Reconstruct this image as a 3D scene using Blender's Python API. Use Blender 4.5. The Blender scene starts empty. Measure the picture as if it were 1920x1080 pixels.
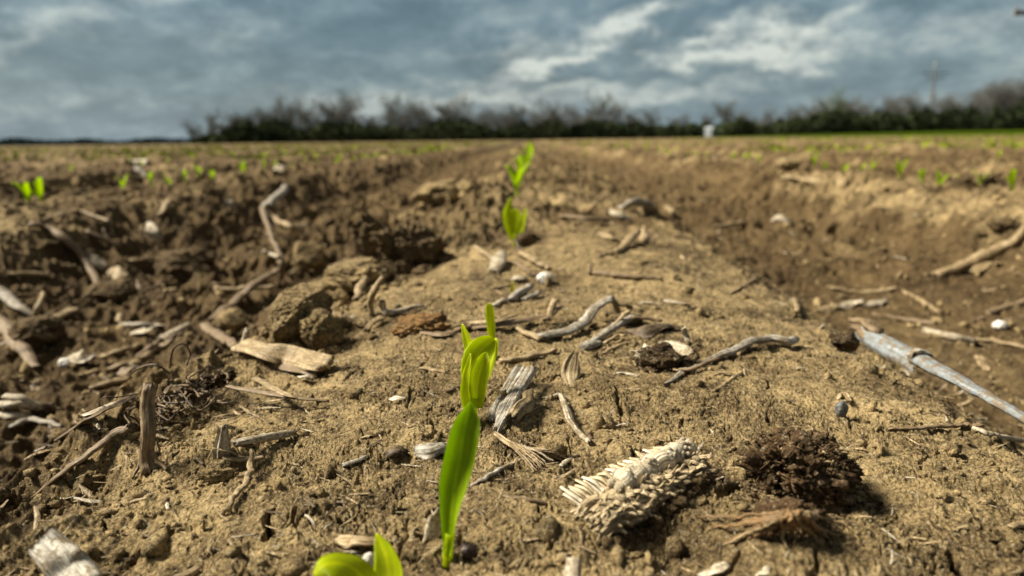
import bpy, math, random
import numpy as np
from mathutils import Vector, Matrix, Quaternion
random.seed(7)
RNG = np.random.default_rng(11)
S = bpy.context.scene
COL = S.collection

# ------------------------------------------------------------------ camera
H = 0.12                      # camera height above the bed top (m)
FPX = 1386.7                  # focal length in pixels of the 1920 px frame
PITCH, YAW, ROLL = math.radians(11.35), math.radians(1.62), math.radians(0.72)
fwd = Vector((-math.sin(YAW) * math.cos(PITCH), math.cos(YAW) * math.cos(PITCH), -math.sin(PITCH)))
right0 = fwd.cross(Vector((0, 0, 1))).normalized()
up0 = right0.cross(fwd).normalized()
cr, sr = math.cos(ROLL), math.sin(ROLL)
cright = right0 * cr - up0 * sr
cup = up0 * cr + right0 * sr
cam_d = bpy.data.cameras.new("camera")
cam = bpy.data.objects.new("camera", cam_d)
COL.objects.link(cam)
S.camera = cam
CAMP = Vector((0, 0, H))
m = Matrix((cright, cup, -fwd)).transposed().to_4x4()
m.translation = CAMP
cam.matrix_world = m
cam_d.sensor_width = 36
cam_d.lens = 26
cam_d.clip_start = 0.02
cam_d.clip_end = 9000
cam_d.dof.use_dof = True
cam_d.dof.focus_distance = 0.305
cam_d.dof.aperture_fstop = 9.4

# ------------------------------------------------------------------ render / exposure
S.render.engine = 'CYCLES'
S.view_settings.view_transform = 'Standard'
S.view_settings.look = 'None'
S.view_settings.gamma = 1
S.view_settings.exposure = 1.25
S.cycles.use_denoising = True
S.cycles.max_bounces = 5
S.cycles.diffuse_bounces = 3
S.cycles.transparent_max_bounces = 4
EXPO = 2 ** S.view_settings.exposure

# ------------------------------------------------------------------ sun
SUN_EL, SUN_AZ = math.radians(46), math.radians(-84)      # azimuth from +Y towards +X
sd = Vector((math.sin(SUN_AZ) * math.cos(SUN_EL), math.cos(SUN_AZ) * math.cos(SUN_EL), math.sin(SUN_EL)))
sl = bpy.data.lights.new("sun", 'SUN')
sl.energy = 4.5
sl.angle = math.radians(19)
sl.color = (1.0, 0.94, 0.80)
so = bpy.data.objects.new("sun", sl)
COL.objects.link(so)
so.rotation_euler = sd.to_track_quat('Z', 'Y').to_euler()


# ------------------------------------------------------------------ node helper
class NT:
    def __init__(s, tree):
        s.t = tree
        tree.nodes.clear()

    def n(s, typ, ins=None, **kw):
        nd = s.t.nodes.new(typ)
        for k, v in kw.items():
            setattr(nd, k, v)
        for k, v in (ins or {}).items():
            sock = nd.inputs[k]
            if isinstance(v, bpy.types.NodeSocket):
                s.t.links.new(v, sock)
            else:
                sock.default_value = v
        return nd

    def math(s, op, a, b=None, c=None, clamp=False):
        ins = {0: a}
        if b is not None: ins[1] = b
        if c is not None: ins[2] = c
        return s.n('ShaderNodeMath', ins, operation=op, use_clamp=clamp).outputs[0]

    def vmath(s, op, a, b=None, out=0):
        ins = {0: a}
        if b is not None: ins[1] = b
        return s.n('ShaderNodeVectorMath', ins, operation=op).outputs[out]

    def noise(s, vec, scale, detail=3, rough=.55, dist=0.0):
        return s.n('ShaderNodeTexNoise', {'Vector': vec, 'Scale': scale, 'Detail': detail, 'Roughness': rough, 'Distortion': dist}).outputs[0]

    def ramp(s, fac, stops):
        nd = s.n('ShaderNodeValToRGB', {0: fac})
        cr_ = nd.color_ramp
        while len(cr_.elements) > 1: cr_.elements.remove(cr_.elements[-1])
        for i, (p, c) in enumerate(stops):
            e = cr_.elements[0] if i == 0 else cr_.elements.new(p)
            e.position = p
            e.color = (c, c, c, 1) if isinstance(c, (int, float)) else (*c, 1)
        return nd.outputs[0]

    def mix(s, f, a, b, bt='MIX'):
        nd = s.n('ShaderNodeMix', {0: f}, data_type='RGBA', blend_type=bt)
        for sock, v in ((nd.inputs[6], a), (nd.inputs[7], b)):
            if isinstance(v, bpy.types.NodeSocket): s.t.links.new(v, sock)
            else: sock.default_value = (*v, 1)
        return nd.outputs[2]


# ------------------------------------------------------------------ sky
def pxdir(px, py):
    return (fwd * FPX + cright * (px - 960) + cup * (540 - py)).normalized()


W = bpy.data.worlds.new("World")
S.world = W
W.use_nodes = True
w = NT(W.node_tree)
sky = w.n('ShaderNodeTexSky', sky_type='NISHITA', sun_disc=False, sun_elevation=SUN_EL, sun_rotation=SUN_AZ, air_density=1.4, dust_density=2.0)
tc = w.n('ShaderNodeTexCoord').outputs['Generated']
dirn = w.vmath('NORMALIZE', tc)
sep = w.n('ShaderNodeSeparateXYZ', {0: dirn})
dz = w.math('MAXIMUM', sep.outputs[2], 0.0)
inv = w.math('DIVIDE', 1.0, w.math('ADD', dz, 0.42))
cp = w.vmath('MULTIPLY', dirn, w.n('ShaderNodeCombineXYZ', {0: inv, 1: inv, 2: 0.0}).outputs[0])
n1 = w.noise(cp, 2.7, 7, .56, .5)
n2 = w.noise(w.vmath('ADD', cp, (7.3, 2.1, 0)), 7.0, 6, .6, .35)
n3 = w.noise(w.vmath('ADD', cp, (1.3, 9.1, 0)), 19., 5, .6, .3)
nn = w.math('ADD', w.math('ADD', w.math('MULTIPLY', n1, .48), w.math('MULTIPLY', n2, .36)), w.math('MULTIPLY', n3, .16))
K = 10.0 / EXPO               # colours below are what the picture shows; background strength is 0.1
c = lambda r, g, b: (r * K, g * K, b * K)
cloud = w.ramp(nn, [(.40, (.070, .124, .160)), (.47, (.112, .182, .224)), (.53, (.182, .262, .302)), (.60, (.33, .41, .42))])
# bright gaps and darker banks of cloud, each a soft patch of sky direction broken up by noise
wn = w.n('ShaderNodeTexNoise', {'Vector': cp, 'Scale': 6.5, 'Detail': 6.0, 'Roughness': .62}).outputs[1]
wv = w.vmath('MULTIPLY', w.vmath('SUBTRACT', wn, (.5, .5, .5)), (.20, .20, .10))
wd = w.vmath('ADD', dirn, wv)


def patch(px, py, rx, ry, tilt, amp):
    d = pxdir(px, py)
    e1 = (cright * math.cos(tilt) + cup * math.sin(tilt))
    e1 = (e1 - d * e1.dot(d)).normalized()
    e2 = d.cross(e1).normalized()
    a = w.math('DIVIDE', w.vmath('DOT_PRODUCT', wd, tuple(e1), 1), rx / FPX)
    b = w.math('DIVIDE', w.vmath('DOT_PRODUCT', wd, tuple(e2), 1), ry / FPX)
    q = w.math('ADD', w.math('MULTIPLY', a, a), w.math('MULTIPLY', b, b))
    g = w.math('EXPONENT', w.math('MULTIPLY', q, -1.0))
    front = w.math('GREATER_THAN', w.vmath('DOT_PRODUCT', dirn, tuple(d), 1), 0.0)
    return w.math('MULTIPLY', w.math('MULTIPLY', g, front), amp)


def total(lst):
    r = None
    for a in lst:
        v = patch(*a)
        r = v if r is None else w.math('ADD', r, v)
    return r


bright = total([(1000, 175, 260, 16, .05, .6), (60, 60, 120, 18, .3, .3), (1800, 60, 120, 20, .2, .3), (1440, 88, 100, 22, .10, 1.0), (1300, 112, 70, 13, .05, .9), (1480, 110, 60, 14, 0, .7), (1340, 58, 60, 13, .3, .8), (1550, 38, 75, 13, .35, .8), (1470, 42, 40, 13, .2, .8),
                (1110, 78, 120, 17, .42, 1.0), (1010, 120, 80, 13, .3, .7), (1200, 38, 60, 22, .7, .5), (980, 92, 70, 12, .2, .35),
                (760, 195, 230, 20, .0, .38), (1230, 180, 200, 11, .12, .42), (420, 62, 70, 24, .2, .2), (190, 40, 60, 28, .4, .25)])
dark = total([(700, 128, 190, 13, -.04, .7), (240, 120, 130, 15, .0, .55), (700, 75, 120, 30, -.1, .4), (60, 95, 160, 20, .1, .45),
              (880, 20, 330, 22, .1, .45), (1330, 8, 140, 18, .1, .5), (1240, 60, 22, 60, -.5, .4), (1100, 148, 320, 12, .08, .55),
              (1560, 145, 230, 12, .05, .4), (360, 95, 160, 14, -.1, .35)])
nm = w.math('MAXIMUM', w.math('ADD', -1.05, w.math('MULTIPLY', w.math('ADD', n2, n3), 1.95)), .12)
bm = w.math('MULTIPLY', bright, nm, clamp=True)
dm = w.math('MULTIPLY', dark, nm, clamp=True)
col = w.mix(dm, cloud, (.060, .125, .170))
col = w.mix(bm, col, (.66, .70, .64))
# paler, even layer low over the horizon
hz = w.math('POWER', w.math('SUBTRACT', 1.0, dz, clamp=True), 24.0)
col = w.mix(w.math('MULTIPLY', hz, .62), col, (.30, .40, .45))
# slight overhead lift, then unseen overhead sky dimmed to warm grey for darker shadows
zen = w.math('ADD', 1.0, w.math('MULTIPLY', w.math('SMOOTH_MIN', w.math('MULTIPLY', w.math('SUBTRACT', dz, .25), 3.0, clamp=True), 1.0, .1), .25))
grey = w.math('MULTIPLY', w.math('SUBTRACT', dz, .22), 3.5, clamp=True)
col = w.mix(w.math('MULTIPLY', grey, .85), col, (.14, .125, .10))
col = w.vmath('SCALE', col)
col.node.inputs['Scale'].default_value = K
col2 = w.vmath('SCALE', col)
w.t.links.new(zen, col2.node.inputs['Scale'])
col = w.mix(.93, sky.outputs[0], col2)
bg = w.n('ShaderNodeBackground', {'Color': col, 'Strength': .1})
wo = w.n('ShaderNodeOutputWorld', {0: bg.outputs[0]})


# ------------------------------------------------------------------ noise in numpy
class GN:
    def __init__(s, seed):
        r = np.random.default_rng(seed)
        a = r.random(65536) * 2 * np.pi
        s.gx = np.cos(a).astype(np.float32)
        s.gy = np.sin(a).astype(np.float32)

    def __call__(s, x, y):
        xi = np.floor(x); yi = np.floor(y)
        fx = (x - xi).astype(np.float32); fy = (y - yi).astype(np.float32)
        xi = xi.astype(np.int64) & 255; yi = yi.astype(np.int64) & 255
        x1 = (xi + 1) & 255; y1 = (yi + 1) & 255
        u = fx * fx * fx * (fx * (fx * 6 - 15) + 10); v = fy * fy * fy * (fy * (fy * 6 - 15) + 10)
        def g(a, b, dx, dy):
            k = a * 256 + b
            return s.gx[k] * dx + s.gy[k] * dy
        n00 = g(xi, yi, fx, fy); n10 = g(x1, yi, fx - 1, fy); n01 = g(xi, y1, fx, fy - 1); n11 = g(x1, y1, fx - 1, fy - 1)
        a = n00 + u * (n10 - n00); b = n01 + u * (n11 - n01)
        return (a + v * (b - a)) * 1.5


G = [GN(i + 50) for i in range(8)]


def sstep(a, b, x):
    t = np.clip((x - a) / (b - a), 0, 1)
    return t * t * (3 - 2 * t)


PERIOD = 0.99
BUMPS = []          # (x, y, radius, height), filled below from points of the picture


def profile(x, y):
    wx = x + .014 * G[0](x * 2.2, y * 2.6) + .006 * G[1](x * 4, y * 11) + .0025 * G[2](x * 20, y * 33)
    k = np.floor((wx - .012 + PERIOD / 2) / PERIOD)
    t = wx - .012 - k * PERIOD
    a = np.abs(t)
    hw = np.where(t > 0, .212, .200)
    s = sstep(0, 1, np.clip((a - hw) / .155, 0, 1) ** .8)
    return t, a, s, k


def near(x, y, lim, f):
    """adds f on the points nearer than lim only"""
    out = np.zeros(x.shape, np.float32)
    msk = np.hypot(x, y) < lim
    if msk.any():
        xx = x[msk]; yy = y[msk]
        out[msk] = f(xx, yy) * np.clip((lim - np.hypot(xx, yy)) / (lim * .3), 0, 1)
    return out


def Zf(x, y):
    x = np.asarray(x, np.float64); y = np.asarray(y, np.float64)
    t, a, s, k = profile(x, y)
    z = -.094 * s - .018 * np.clip(a / .21, 0, 1) ** 2.4 * (1 - s)
    z = z - .011 * sstep(.198, .216, t + .012 * G[4](x * 17, y * 19) + .005 * G[5](x * 60, y * 55)) * (1 - .5 * s)
    # cloddy ground: the left flank of the middle bed and the flank facing it
    rough = sstep(-.13, -.21, x) * sstep(-.95, -.75, x) * (.9 - .35 * sstep(.30, .42, a) )
    rough = np.maximum(rough, .30 * s)
    rough = np.maximum(rough, sstep(.72, 1.3, y) * .62)
    rough = np.maximum(rough, sstep(1.0, 2.2, y) * .95)
    rough = np.maximum(rough, sstep(.70, 1.0, y) * sstep(.04, -.08, x) * sstep(-.7, -.4, x) * 1.25)
    z = z - .020 * np.exp(-((x + .175 + .02 * G[2](y * 5, x)) / .055) ** 2) * sstep(.50, .68, y) * sstep(3.5, 1.6, y) * (.75 + .5 * G[1](x * 3, y * 7))
    n = G[3](x * 11, y * 9)
    b1 = 1 - np.abs(G[4](x * 17, y * 14)) * 2.2
    z = z + rough * (1 + .5 * sstep(.8, 1.6, y)) * (.017 * n + .014 * b1 - .008)
    z = z + rough * near(x, y, 14, lambda p, q: (.010 * (1 - 2.4 * np.abs(G[5](p * 42, q * 36))) + .0035 * (1 - 2.4 * np.abs(G[6](p * 95, q * 88)))))
    far = sstep(2.0, 8.0, y)
    z = z + far * (.022 * G[6](x * 2.3, y * 1.1) + .012 * G[5](x * 6, y * 3))
    z = z + .0040 * G[5](x * 7 + 9, y * 6) + .0026 * G[6](x * 26, y * 24)
    z = z + near(x, y, 9, lambda p, q: .0017 * G[7](p * 70, q * 64))
    z = z + near(x, y, 4, lambda p, q: .0013 * G[0](p * 160, q * 150))
    def crumb(p, q):
        wx = p + .0016 * G[2](p * 210, q * 210); wy = q + .0016 * G[3](p * 210 + 40, q * 210)
        r = np.abs(G[1](wx * 270, wy * 250))
        r2 = np.abs(G[4](wx * 520 + 3, wy * 480))
        patchy = np.clip(.55 + 1.1 * G[6](p * 21, q * 20), 0, 1)
        return patchy * (-.0016 * np.clip(.16 - r, 0, 1) / .16 - .0009 * np.clip(.14 - r2, 0, 1) / .14) + .0006 * G[2](p * 800, q * 800) + .0006 * G[0](p * 430, q * 400) * np.clip(.4 + 1.3 * G[7](p * 30, q * 28), 0, 1)
    def plates(p, q):
        wx = p + .003 * G[2](p * 90, q * 90); wy = q + .003 * G[3](p * 90 + 40, q * 90)
        r3 = np.abs(G[5](wx * 25 + 4, wy * 21))
        r4 = np.abs(G[1](wx * 48 + 9, wy * 44))
        return -.0030 * np.clip(1 - r3 / .030, 0, 1) * sstep(.0, .22, G[7](p * 13, q * 12)) - .0018 * np.clip(1 - r4 / .040, 0, 1) * sstep(.08, .3, G[6](p * 17 + 2, q * 16))
    z = z + near(x, y, 1.2, plates)
    z = z + near(x, y, 1.4, crumb)
    for bx, by, br, bh in BUMPS:
        d2 = (x - bx) ** 2 + (y - by) ** 2
        z = z + bh * np.exp(-d2 / br ** 2)
    return z


TS = np.concatenate([np.geomspace(.13, 3, 1400), np.geomspace(3.01, 60, 500)])


def P(px, py, lift=0.0):
    """the point seen at a pixel of the photograph, lift metres above the soil"""
    d = pxdir(px, py)
    X = TS * d.x; Y = TS * d.y; Zr = H + TS * d.z
    diff = Zr - (Zf(X, Y) + lift)
    i = np.argmax(diff <= 0)
    if i == 0: i = len(TS) - 1
    f = diff[i - 1] / (diff[i - 1] - diff[i] + 1e-12)
    t = TS[i - 1] + (TS[i] - TS[i - 1]) * f
    return CAMP + d * t


def depth(p): return (p - CAMP).dot(fwd)


def at(px, py, D):
    d = pxdir(px, py)
    return CAMP + d * (D / d.dot(fwd))


_b = []
for px, py, rp, h in [(1265, 1005, .016, -.009), (1480, 1010, .020, .006), (1545, 900, .02, -.005), (60, 900, .03, -.012), (230, 1050, .02, -.009),
                      (520, 720, .022, -.007), (400, 770, .02, -.004), (430, 860, .012, .007), (340, 860, .03, .006), (170, 800, .02, .007),
                      (1110, 560, .03, -.003), (1060, 525, .022, -.010), (980, 525, .02, -.005), (1590, 650, .010, -.008), (880, 1040, .005, -.003),
                      (760, 850, .006, -.004), (1230, 690, .016, -.003), (620, 640, .03, -.010), (760, 520, .04, -.006), (1050, 900, .01, .002), (1750, 930, .02, .004),
                      (90, 1000, .025, .006), (620, 560, .05, .006)]:
    p = P(px, py)
    _b.append((p.x, p.y, rp, h))
BUMPS += _b

# ------------------------------------------------------------------ materials
MATS = {}


def newmat(name):
    mt = bpy.data.materials.new(name)
    mt.use_nodes = True
    MATS[name] = mt
    return mt, NT(mt.node_tree)


def soil_material(name, dark, light, brown_attr=False, sc=1.0, coord='Object', rust=None):
    mt, q = newmat(name)
    v = q.n('ShaderNodeTexCoord').outputs[coord]
    a = q.noise(v, 9 * sc, 5, .6)
    b = q.noise(v, 70 * sc, 5, .65)
    f = q.noise(v, 520 * sc, 5, .7)
    g = q.noise(v, 1500 * sc, 3, .7)
    mixv = q.math('ADD', q.math('ADD', q.math('MULTIPLY', a, .24), q.math('MULTIPLY', b, .24)), q.math('ADD', q.math('MULTIPLY', f, .34), q.math('MULTIPLY', g, .18)))
    mid = tuple((dark[i] * .6 + light[i] * .4) for i in range(3))
    pale = tuple(min(1, light[i] * 1.45 + .015) for i in range(3))
    base = q.ramp(mixv, [(.415, dark), (.475, mid), (.525, light), (.58, pale)])
    # dark specks painted in as shade of tiny pits, and pale straw dust
    sp = q.ramp(q.noise(v, 420 * sc, 3, .6, .8), [(.57, 0.0), (.65, 1.0)])
    base = q.mix(q.math('MULTIPLY', sp, .75), base, (.045, .028, .013))
    pl = q.ramp(q.noise(q.vmath('MULTIPLY', v, (1.0, .5, 1.0)), 560 * sc, 2, .5, 1.2), [(.60, 0.0), (.66, 1.0)])
    base = q.mix(q.math('MULTIPLY', pl, .55), base, (.60, .50, .32))
    if brown_attr:
        da = q.n('ShaderNodeAttribute', attribute_name='brown_mix').outputs[2]
        base = q.mix(q.math('MULTIPLY', da, 1.0, clamp=True), base, q.mix(q.ramp(mixv, [(.42, 0.0), (.58, 1.0)]), (.040, .022, .008), (.150, .097, .041)))  # blends towards a darker brown soil by the vertex weight
    bh = q.math('ADD', q.math('MULTIPLY', f, .8), q.math('MULTIPLY', g, .45))
    bp = q.n('ShaderNodeBump', {'Height': bh, 'Strength': 1.0, 'Distance': .0045 / sc})
    rough = .93
    pr = q.n('ShaderNodeBsdfPrincipled', {'Base Color': base, 'Roughness': rough, 'Normal': bp.outputs[0]})
    pr.inputs['Specular IOR Level'].default_value = .18
    q.n('ShaderNodeOutputMaterial', {0: pr.outputs[0]})
    return mt


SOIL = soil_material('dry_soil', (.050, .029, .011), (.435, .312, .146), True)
CLOD = soil_material('clod_soil', (.050, .029, .011), (.435, .312, .146))
BROWNCLOD = soil_material('brown_clod_soil', (.05, .029, .012), (.165, .11, .05))  # same soil recipe in a darker brown
DARKCLOD = soil_material('decayed_matter', (.022, .012, .006), (.12, .075, .034))
RUST = soil_material('rusty_soil', (.15, .075, .025), (.42, .235, .085), sc=.8)


def straw_material(name, ca, cb, cd, along=60, across=900, spots=.5, rough=.6, bump=.0012, dirt=.8):
    """fibrous dry plant matter; uv = (metres round the piece, metres along it)"""
    mt, q = newmat(name)
    uv = q.n('ShaderNodeUVMap').outputs[0]
    fib = q.noise(q.vmath('MULTIPLY', uv, (across, along, 1)), 1.0, 4, .6)
    big = q.noise(q.vmath('MULTIPLY', uv, (120, 70, 1)), 1.0, 4, .6)
    spt = q.ramp(q.noise(q.vmath('MULTIPLY', uv, (420, 220, 1)), 1.0, 3, .65), [(.55, 0.0), (.66, 1.0)])
    base = q.mix(q.ramp(fib, [(.34, 0.0), (.62, 1.0)]), ca, cb)
    base = q.mix(q.math('MULTIPLY', q.ramp(big, [(.42, 0.0), (.62, 1.0)]), .55), base, cd)
    base = q.mix(q.math('MULTIPLY', spt, spots), base, tuple(v * .35 for v in cd))
    crk = q.ramp(q.noise(q.vmath('MULTIPLY', uv, (across * 1.6, along * .5, 1)), 1.0, 2, .5), [(.36, 1.0), (.42, 0.0)])
    base = q.mix(q.math('MULTIPLY', crk, .75), base, tuple(v * .4 for v in cd))
    ob = q.n('ShaderNodeTexCoord').outputs['Object']
    dn = q.math('ADD', q.math('MULTIPLY', q.noise(ob, 170, 4, .65), .6), q.math('MULTIPLY', q.noise(ob, 700, 3, .7), .4))
    base = q.mix(q.math('MULTIPLY', q.ramp(dn, [(.48, 0.0), (.56, 1.0)]), dirt), base, (.15, .10, .045))
    bp = q.n('ShaderNodeBump', {'Height': q.math('ADD', fib, q.math('MULTIPLY', big, .5)), 'Strength': .8, 'Distance': bump})
    pr = q.n('ShaderNodeBsdfPrincipled', {'Base Color': base, 'Roughness': rough, 'Normal': bp.outputs[0]})
    pr.inputs['Specular IOR Level'].default_value = .3
    q.n('ShaderNodeOutputMaterial', {0: pr.outputs[0]})
    return mt


MW = straw_material('bleached_straw', (.33, .27, .18), (.62, .55, .42), (.22, .155, .085), spots=.5)
MG = straw_material('grey_weathered_stalk', (.22, .195, .155), (.50, .46, .38), (.15, .115, .075), spots=.65)
MT = straw_material('tan_straw', (.25, .17, .08), (.47, .36, .20), (.15, .095, .045), spots=.55)
MB = straw_material('brown_stalk', (.15, .10, .055), (.30, .215, .125), (.08, .05, .028), spots=.5)
MD = straw_material('dark_rotten_stalk', (.035, .022, .012), (.12, .08, .045), (.02, .012, .008), spots=.3)
MBLUE = straw_material('blue_grey_cornstalk', (.14, .158, .168), (.29, .32, .335), (.13, .11, .08), along=30, across=500, spots=.35, bump=.0008)
MPITH = straw_material('cob_pith', (.48, .39, .25), (.76, .68, .52), (.36, .24, .12), spots=.2, dirt=.2)
MCHAFF = straw_material('cob_chaff', (.36, .26, .13), (.68, .56, .36), (.13, .07, .028), spots=.6, dirt=.4)
MROOT = straw_material('root_fibre', (.13, .072, .028), (.34, .20, .085), (.06, .032, .012), spots=.4)
MBARK = straw_material('tree_bark', (.06, .058, .052), (.11, .105, .095), (.04, .038, .034), along=.5, across=8, spots=.2, bump=.01)


def leaf_material(name, ca, cb, vein, trans=.5):
    mt, q = newmat(name)
    uv = q.n('ShaderNodeUVMap').outputs[0]
    st = q.noise(q.vmath('MULTIPLY', uv, (2200, 30, 1)), 1.0, 2, .5)
    bl = q.noise(q.vmath('MULTIPLY', uv, (90, 60, 1)), 1.0, 3, .5)
    base = q.mix(bl, ca, cb)
    base = q.mix(q.math('MULTIPLY', q.ramp(q.noise(q.vmath('MULTIPLY', uv, (1300, 12, 1)), 1.0, 3, .6), [(.44, 0.0), (.58, 1.0)]), .8), base, tuple(v * .8 for v in vein))
    sx = q.math('ABSOLUTE', q.n('ShaderNodeSeparateXYZ', {0: uv}).outputs[0])
    base = q.mix(q.math('MULTIPLY', q.ramp(q.math('MULTIPLY', sx, 900.0), [(.25, 1.0), (.7, 0.0)]), .45), base, tuple(min(1, v * 1.5) for v in cb))
    ob = q.n('ShaderNodeTexCoord').outputs['Object']
    base = q.mix(q.math('MULTIPLY', q.ramp(q.noise(ob, 900, 3, .6), [(.62, 0.0), (.70, 1.0)]), .5), base, (.30, .24, .10))
    base = q.mix(q.math('MULTIPLY', q.ramp(q.noise(ob, 120, 3, .6), [(.40, 0.0), (.65, 1.0)]), .35), base, tuple(v * .5 for v in ca))
    bp = q.n('ShaderNodeBump', {'Height': q.math('SINE', q.math('MULTIPLY', q.n('ShaderNodeSeparateXYZ', {0: uv}).outputs[0], 9000.0)), 'Strength': .6, 'Distance': .00012})
    pr = q.n('ShaderNodeBsdfPrincipled', {'Base Color': base, 'Roughness': .42, 'Normal': bp.outputs[0]})
    pr.inputs['Specular IOR Level'].default_value = .22
    tl = q.n('ShaderNodeBsdfTranslucent', {'Color': q.mix(.5, base, cb)})
    mx = q.n('ShaderNodeMixShader', {0: trans, 1: pr.outputs[0], 2: tl.outputs[0]})
    q.n('ShaderNodeOutputMaterial', {0: mx.outputs[0]})
    return mt


LEAF = leaf_material('corn_leaf', (.40, .50, .003), (.78, .84, .006), (.50, .66, .01), .62)
LEAFD = leaf_material('corn_leaf_deep', (.26, .42, .004), (.50, .66, .008), (.36, .52, .010), .62)
LEAFY = leaf_material('yellow_sprout', (.45, .48, .02), (.62, .58, .04), (.5, .45, .05), .45)
LEAFF = leaf_material('small_leaf', (.36, .52, .006), (.70, .86, .01), (.5, .66, .01), .64)


def plain(name, ca, cb, scale, rough=.8, bump=.0):
    mt, q = newmat(name)
    v = q.n('ShaderNodeTexCoord').outputs['Object']
    a = q.noise(v, scale, 5, .6)
    base = q.ramp(a, [(.36, ca), (.64, cb)])
    ins = {'Base Color': base, 'Roughness': rough, 'Specular IOR Level': .3 if rough < .75 else 0.0}
    if bump: ins['Normal'] = q.n('ShaderNodeBump', {'Height': a, 'Distance': bump}).outputs[0]
    pr = q.n('ShaderNodeBsdfPrincipled', ins)
    q.n('ShaderNodeOutputMaterial', {0: pr.outputs[0]})
    return mt


STONE = plain('dark_stone', (.055, .052, .047), (.15, .145, .135), 400, .45, .0006)
SEED = plain('dark_seed', (.02, .012, .008), (.07, .04, .022), 300, .4, .0006)
PEBBLE = plain('pale_stone', (.42, .39, .33), (.70, .67, .60), 300, .7, .0006)
GRASS = plain('grass_green', (.018, .034, .002), (.046, .066, .004), .6)
WEED = plain('weed_leaf', (.09, .13, .008), (.24, .30, .012), 3)
FARSOIL = plain('far_soil', (.06, .042, .020), (.14, .10, .045), .8, .9)
BRUSH = plain('brush_foliage', (.012, .018, .009), (.045, .055, .026), .10, .9)
TWIG = plain('twig_grey', (.11, .11, .10), (.19, .185, .165), .2, .9)
TWIGG = plain('twig_green', (.07, .09, .035), (.13, .16, .06), .2, .9)
POLEW = plain('pole_wood', (.13, .135, .135), (.2, .2, .2), 1.5, .8)
SHEDW = plain('shed_paint', (.26, .28, .28), (.36, .38, .38), 1.0, .6)
ROOFM = plain('shed_roof', (.30, .32, .33), (.42, .44, .45), 1.0, .5)


# ------------------------------------------------------------------ mesh helpers
class MB_:
    def __init__(s):
        s.v = []; s.f = []; s.uv = []

    def add(s, vs, fs, uvs=None):
        o = len(s.v)
        s.v += [tuple(p) for p in vs]
        s.uv += list(uvs) if uvs is not None else [(0, 0)] * len(vs)
        s.f += [tuple(i + o for i in f) for f in fs]
        return s


def mesh_from(mb, name, mat, smooth=True, origin=None):
    me = bpy.data.meshes.new(name)
    v = np.array(mb.v, dtype=np.float64)
    if origin is not None: v = v - np.array(origin)
    me.from_pydata(v.tolist(), [], mb.f)
    uvl = me.uv_layers.new(name='UVMap')
    idx = np.empty(len(me.loops), np.int32)
    me.loops.foreach_get('vertex_index', idx)
    uvl.data.foreach_set('uv', np.array(mb.uv, np.float32)[idx].ravel())
    me.materials.append(mat)
    me.polygons.foreach_set('use_smooth', [smooth] * len(me.polygons))
    me.update()
    return me


def tag(o, label=None, cat=None, group=None, kind=None):
    if label: o['label'] = label
    if cat: o['category'] = cat
    if group: o['group'] = group
    if kind: o['kind'] = kind
    return o


def obj(name, mb, mat, parent=None, smooth=True):
    if parent is None:
        a = np.array(mb.v); org = (float(a[:, 0].mean()), float(a[:, 1].mean()), float(a[:, 2].min()))
        o = bpy.data.objects.new(name, mesh_from(mb, name, mat, smooth, org))
        o.location = org
    else:
        org = tuple(parent.location)
        o = bpy.data.objects.new(name, mesh_from(mb, name, mat, smooth, org))
        o.parent = parent
    COL.objects.link(o)
    return o


def empty(name, loc):
    o = bpy.data.objects.new(name, None)
    o.location = loc
    o.empty_display_size = .01
    COL.objects.link(o)
    return o


def spline(pts, n):
    """Catmull-Rom through rows of numbers"""
    p = np.array(pts, float)
    if len(p) == 1: return np.repeat(p, n, 0)
    if len(p) == 2:
        t = np.linspace(0, 1, n)[:, None]
        return p[0] * (1 - t) + p[1] * t
    q = np.vstack([2 * p[0] - p[1], p, 2 * p[-1] - p[-2]])
    out = []
    T = np.linspace(0, len(p) - 1 - 1e-9, n)
    for t in T:
        i = int(t); u = t - i
        a, b, c_, d = q[i], q[i + 1], q[i + 2], q[i + 3]
        out.append(.5 * ((2 * b) + (-a + c_) * u + (2 * a - 5 * b + 4 * c_ - d) * u * u + (-a + 3 * b - 3 * c_ + d) * u ** 3))
    return np.array(out)


def frames(c_, hint=None):
    t = np.gradient(c_, axis=0)
    t /= np.linalg.norm(t, axis=1)[:, None] + 1e-12
    ns = []
    h = np.array(hint if hint is not None else (0, 0, 1.0), float)
    if hint is None and abs(t[0] @ h) > .9: h = np.array((1.0, 0, 0))
    for k in range(len(c_)):
        n = h - t[k] * (h @ t[k])
        n /= np.linalg.norm(n) + 1e-12
        ns.append(n)
        if hint is None: h = n
    ns = np.array(ns)
    return t, ns, np.cross(t, ns)


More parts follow.
